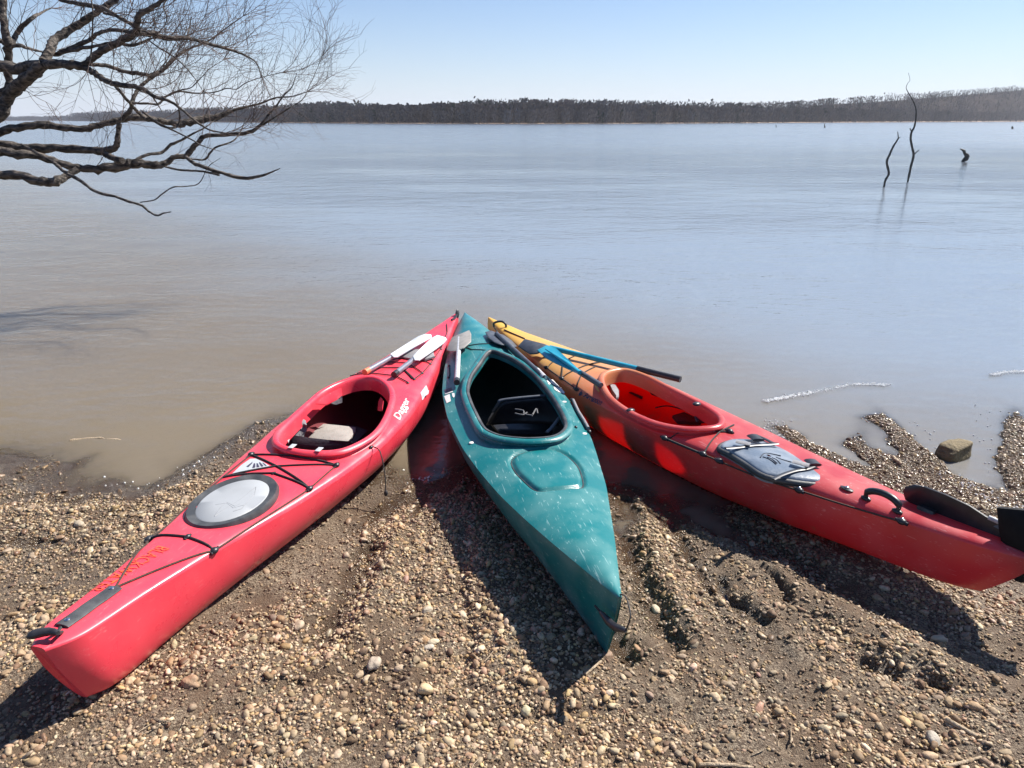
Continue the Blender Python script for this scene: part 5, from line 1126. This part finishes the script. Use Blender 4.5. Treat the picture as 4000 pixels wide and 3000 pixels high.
DENS = dict(a=.15, b=.8, c=.9, d=3.4, e=.3, f=.2, g=.8, h=1.2, i=1.2, j=2.2, k=.9, l=.05, m=.28, n=0, o=.04, p=.06, q=0.2, r=.1, s=0, t=.3, u=.35, v=.4, w=.5, x=1.0, y=2.2, z=.6, A=.9, B=.9, C=3.4, D=.8, E=1, F=1.4, G=2.2, H=.8, I=2.0, J=1.2, K=2.5)
for PP, RR, nm in branches:
    Ls = np.linalg.norm(np.diff(PP, axis=0), axis=1).sum(); cnt = int(Ls / TS * DENS[nm] * 6.3)
    for _ in range(cnt):
        t = tr_.uniform(.12, 1) ** .75; i = min(int(t * (len(PP) - 1)), len(PP) - 2); p = PP[i].copy()
        if p[0] < -.80 * p[1]: continue
        d = PP[i + 1] - PP[i]; d /= np.linalg.norm(d)
        if nm in 'fe': d = np.array([.5, 0, .8])
        if d[0] < -.2: d = -d
        nd = d * .8 + np.array([tr_.gauss(.15, .25), tr_.gauss(0, .35), tr_.choice((1, 1, 1, -.35)) * tr_.uniform(.25, .95)])
        twig(p, nd, TS * .92 * tr_.uniform(.22, .62) * (1 if RR[i] > .01 else .8), min(max(RR[i] * .3, .0017), .0045), 2)
    if RR[-1] < .02 and DENS[nm] >= .8:      # broom at the tip
        for _ in range(5):
            d = PP[-1] - PP[-3]; d /= np.linalg.norm(d); twig(PP[-1].copy(), d + np.array([tr_.gauss(0, .35), tr_.gauss(0, .3), tr_.gauss(.1, .3)]), TS * tr_.uniform(.25, .5), .0032, 2)
tg = tw.build('twigs', M['twig'], tree, TB, smooth=False); tg['kind'] = 'stuff'
print('twig verts', len(tw.v))

# ------------------------------------------------------------------ far shore
sky_px = np.array([(-600, 252), (0, 251), (145, 249), (165, 243), (260, 238), (380, 236), (500, 230), (600, 226), (700, 218), (760, 219), (830, 224), (900, 226), (960, 219), (1050, 213), (1200, 212), (1300, 213), (1400, 215), (1480, 221), (1540, 218), (1600, 219), (1700, 218), (1790, 210), (1900, 205), (2050, 195), (2212, 184), (2500, 170), (3000, 165)], float)
sh_px = np.array([(-600, 260.7), (0, 260.9), (145, 261.1), (165, 261.6), (380, 263.0), (600, 265.2), (800, 266.8), (1100, 267.6), (1300, 267.2), (1500, 266.3), (1700, 265.2), (1900, 264.2), (2212, 262.6), (2600, 262.4), (3000, 262.4)], float)
def shore_at(u):          # u = column in the 2212 px view -> distance forward of the shore, height of the tree tops
    ps = np.interp(u, sh_px[:, 0], sh_px[:, 1]); pt = np.interp(u, sky_px[:, 0], sky_px[:, 1])
    d = ray(u / .553, 0)
    f = lambda py: (lambda y: (math.cos(PITCH) + y * math.sin(PITCH), math.sin(PITCH) - y * math.cos(PITCH)))(-(py / .553 - 1500) / FPX)
    fy, dn = f(ps); t = CAM_H / dn; Yd = fy * t; fy2, dn2 = f(pt)
    return Yd, ((u / .553 - 2000) / FPX) * t / 1.0, fy2, dn2, t
us = np.linspace(-500, 2900, 240); DEPTH = [0, 4, 12, 30, 60, 100, 160, 260, 420]
def hill(u, dp):
    """ground point dp metres behind the shore in the direction of column u"""
    Yd, Xd, fy2, dn2, t = shore_at(u); dirx, diry = Xd, Yd; Ln = math.hypot(dirx, diry); s_ = (Ln + dp) / Ln
    y = diry * s_; x = dirx * s_; top = CAM_H - dn2 * (diry * 1.0 + dp) / fy2      # height of the sky line at that distance
    TH = 9.5
    hz = max(top - TH, .6); g = (0.35 + (hz - .35) * min(1, (dp / 150.0)) ** 1.1) if dp > 0 else 0.05
    return x, y, g
V = [hill(u, d) for u in us for d in DEPTH]; nd_ = len(DEPTH); i = np.arange(len(us) * nd_).reshape(len(us), nd_)
V = [(x, y, z if k_ % nd_ else -.6) for k_, (x, y, z) in enumerate(V)]
Fq = np.stack([i[:-1, :-1], i[1:, :-1], i[1:, 1:], i[:-1, 1:]], -1).reshape(-1, 4)
M['bank'] = pmat('dry_grass_bank', (.30, .21, .15), .9, noise=(.05, (.16, .12, .09), .9)); M['litter'] = pmat('leaf_litter', (.045, .037, .034), 1.0, 0.0, noise=(.08, (.03, .026, .025), .9))
hl = fast_mesh('hills', V, Fq, M['litter']); tag(hl, kind='structure')
hl.data.materials.append(M['bank']); hl.data.polygons.foreach_set('material_index', np.tile((np.arange(nd_ - 1) < 1).astype(np.int32), len(us) - 1))
mf = bpy.data.materials.new('winter_woodland'); mf.use_nodes = True; n = mf.node_tree; b = n.nodes['Principled BSDF']; at = n.nodes.new('ShaderNodeAttribute'); at.attribute_name = 'tint'
n.links.new(at.outputs['Color'], b.inputs['Base Color']); b.inputs['Roughness'].default_value = .9; b.inputs['Specular IOR Level'].default_value = 0.0
FV = []; FF = []; FC = []; fr_ = np.random.RandomState(9)
NT = 4700
for q in range(NT):
    u = fr_.uniform(-150, 2420); row = fr_.rand() ** 1.2 * 175
    if q % 5 == 1: row = fr_.uniform(135, 178)
    if q % 3 == 0: row = fr_.rand() * 18 + 1
    x, y, g = hill(u, row); h = fr_.uniform(8.0, 9.9) * (.7 if row < 6 else 1) * (1.22 if fr_.rand() < .015 else 1); conif = fr_.rand() < (.16 if row > 25 else .05)
    sc = min(max(math.hypot(x, y) / 420, .8), 3.2); wd = h * fr_.uniform(.32, .46) * sc ** .95
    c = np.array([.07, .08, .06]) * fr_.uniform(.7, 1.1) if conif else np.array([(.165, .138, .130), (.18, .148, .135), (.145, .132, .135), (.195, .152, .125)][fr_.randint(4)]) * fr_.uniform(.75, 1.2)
    c = c * np.interp(u, [1450, 2000], [1, .72])      # darker to the right, shade put into the tint against sunlit crowns
    # trunk
    tb = .16 * sc; o = len(FV)
    FV += [(x - tb, y, g - .3), (x + tb, y, g - .3), (x + tb * .3, y, g + h * .75), (x - tb * .3, y, g + h * .75)]; FF.append((o, o + 1, o + 2, o + 3)); FC += [c * 1.25] * 4
    nb = 38 if row < 90 else 26
    for k_ in range(nb):
        zz = fr_.uniform(.10, .94); rad = wd * (math.sin(math.pi * min(zz * .9 + .08, 1)) ** .6 if not conif else (1.02 - zz) * .9)
        a = fr_.uniform(0, 6.283); rr0 = rad * math.sqrt(fr_.rand()); cx, cy, cz_ = x + math.cos(a) * rr0, y + math.sin(a) * rr0, g + h * zz
        L_ = h * fr_.uniform(.06, .15); wv = L_ * fr_.uniform(.6, 1.2); lean = math.cos(a) * .5
        o = len(FV); FV += [(cx - wv * .4, cy, cz_ - L_ * .5), (cx + wv * .4, cy + wv * .5, cz_ - L_ * .4), (cx + lean * L_ + wv * .25, cy, cz_ + L_ * .6), (cx + lean * L_ - wv * .3, cy - wv * .5, cz_ + L_ * .45)]
        FF.append((o, o + 1, o + 2, o + 3)); FC += [c * fr_.uniform(.75, 1.25)] * 4
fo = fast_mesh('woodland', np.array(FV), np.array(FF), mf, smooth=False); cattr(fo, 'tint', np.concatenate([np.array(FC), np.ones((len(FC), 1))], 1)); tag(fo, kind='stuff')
print('tris approx', sum(len(o.data.polygons)*(1 if len(o.data.polygons) and o.data.polygons[0].loop_total==3 else 2) for o in col.objects if o.type == 'MESH'), gz(np.array([-4.5,0]),np.array([40.,3000.])))

# ------------------------------------------------------------------ litter washed up on the beach
mb = MB(); lr = random.Random(4)
for _ in range(420):
    y_ = lr.uniform(1.2, 3.3); x_ = lr.uniform(-.8, .8) * y_ * .95; a_ = lr.gauss(.2, .7); L_ = lr.uniform(.012, .055)
    z_ = float(gz(x_, y_))
    if z_ < .01: continue
    p_ = [(x_ + math.cos(a_) * L_ * t + lr.gauss(0, .002), y_ + math.sin(a_) * L_ * t, z_ + .004 + lr.uniform(0, .003)) for t in (-.5, 0, .5)]
    mb.tube(p_, lr.uniform(.0008, .0020), 4)
lt = mb.build('twig_litter', M['wood']); tag(lt, kind='stuff')

M['foam_w'] = pmat('wet_foam_bubbles', (.82, .82, .80), .05, spec=.8, noise=(80, (.7, .7, .68), .5))  # sun sparkle along the waterline painted as added white bubbles
mb = MB(); fo_r = random.Random(8)
for pts, cnt in (([(1650, 870), (1700, 860), (1760, 850), (1840, 833), (1920, 834)], 620), ([(2140, 812), (2180, 806), (2240, 804)], 300), ([(1960, 900), (2010, 950), (2050, 1000)], 16), ([(2130, 880), (2120, 940), (2150, 1020)], 24), ([(1680, 905), (1660, 935), (1700, 950)], 60), ([(2050, 1040), (2130, 1080), (2212, 1140)], 120), ([(870, 1035), (940, 1030)], 14), ([(200, 1046), (330, 1046), (420, 1010), (480, 980)], 26)):
    P = [un(*p)[:2] for p in D(pts)]
    for _ in range(cnt):
        i = fo_r.randrange(len(P) - 1); t = fo_r.random(); q = P[i] * (1 - t) + P[i + 1] * t; sp_ = .012 if cnt > 125 and cnt != 120 else .035
        q = q + np.array([fo_r.gauss(0, sp_), fo_r.gauss(0, sp_)]); z = max(float(gz(q[0], q[1])), 0.0)
        r_ = fo_r.uniform(.0020, .0062); mb.ball((q[0], q[1], z + r_ * .3 + (.008 if sp_ == .012 else 0)), r_, 6, 4)
fm = mb.build('foam', M['foam_w']); tag(fm, kind='stuff')  # white balls in place of sun glints on the ripples

# ------------------------------------------------------------------ air
hz_ = MB(); X0, X1, Y0, Y1, Z0, Z1 = -3050, 3050, -320, 3650, -6.5, 95
hz_.add([(X0, Y0, Z0), (X1, Y0, Z0), (X1, Y1, Z0), (X0, Y1, Z0), (X0, Y0, Z1), (X1, Y0, Z1), (X1, Y1, Z1), (X0, Y1, Z1)], [(0, 3, 2, 1), (4, 5, 6, 7), (0, 1, 5, 4), (1, 2, 6, 5), (2, 3, 7, 6), (3, 0, 4, 7)])
mh_ = bpy.data.materials.new('thin_spring_haze'); mh_.use_nodes = True; n = mh_.node_tree; n.nodes.remove(n.nodes['Principled BSDF'])
pv = n.nodes.new('ShaderNodeVolumePrincipled'); pv.inputs['Color'].default_value = (.86, .90, 1.0, 1); pv.inputs['Density'].default_value = 0.00014; pv.inputs['Anisotropy'].default_value = 0.2
n.links.new(pv.outputs[0], n.nodes['Material Output'].inputs['Volume'])
hz_o = hz_.build('haze', mh_, smooth=False); tag(hz_o, kind='stuff')
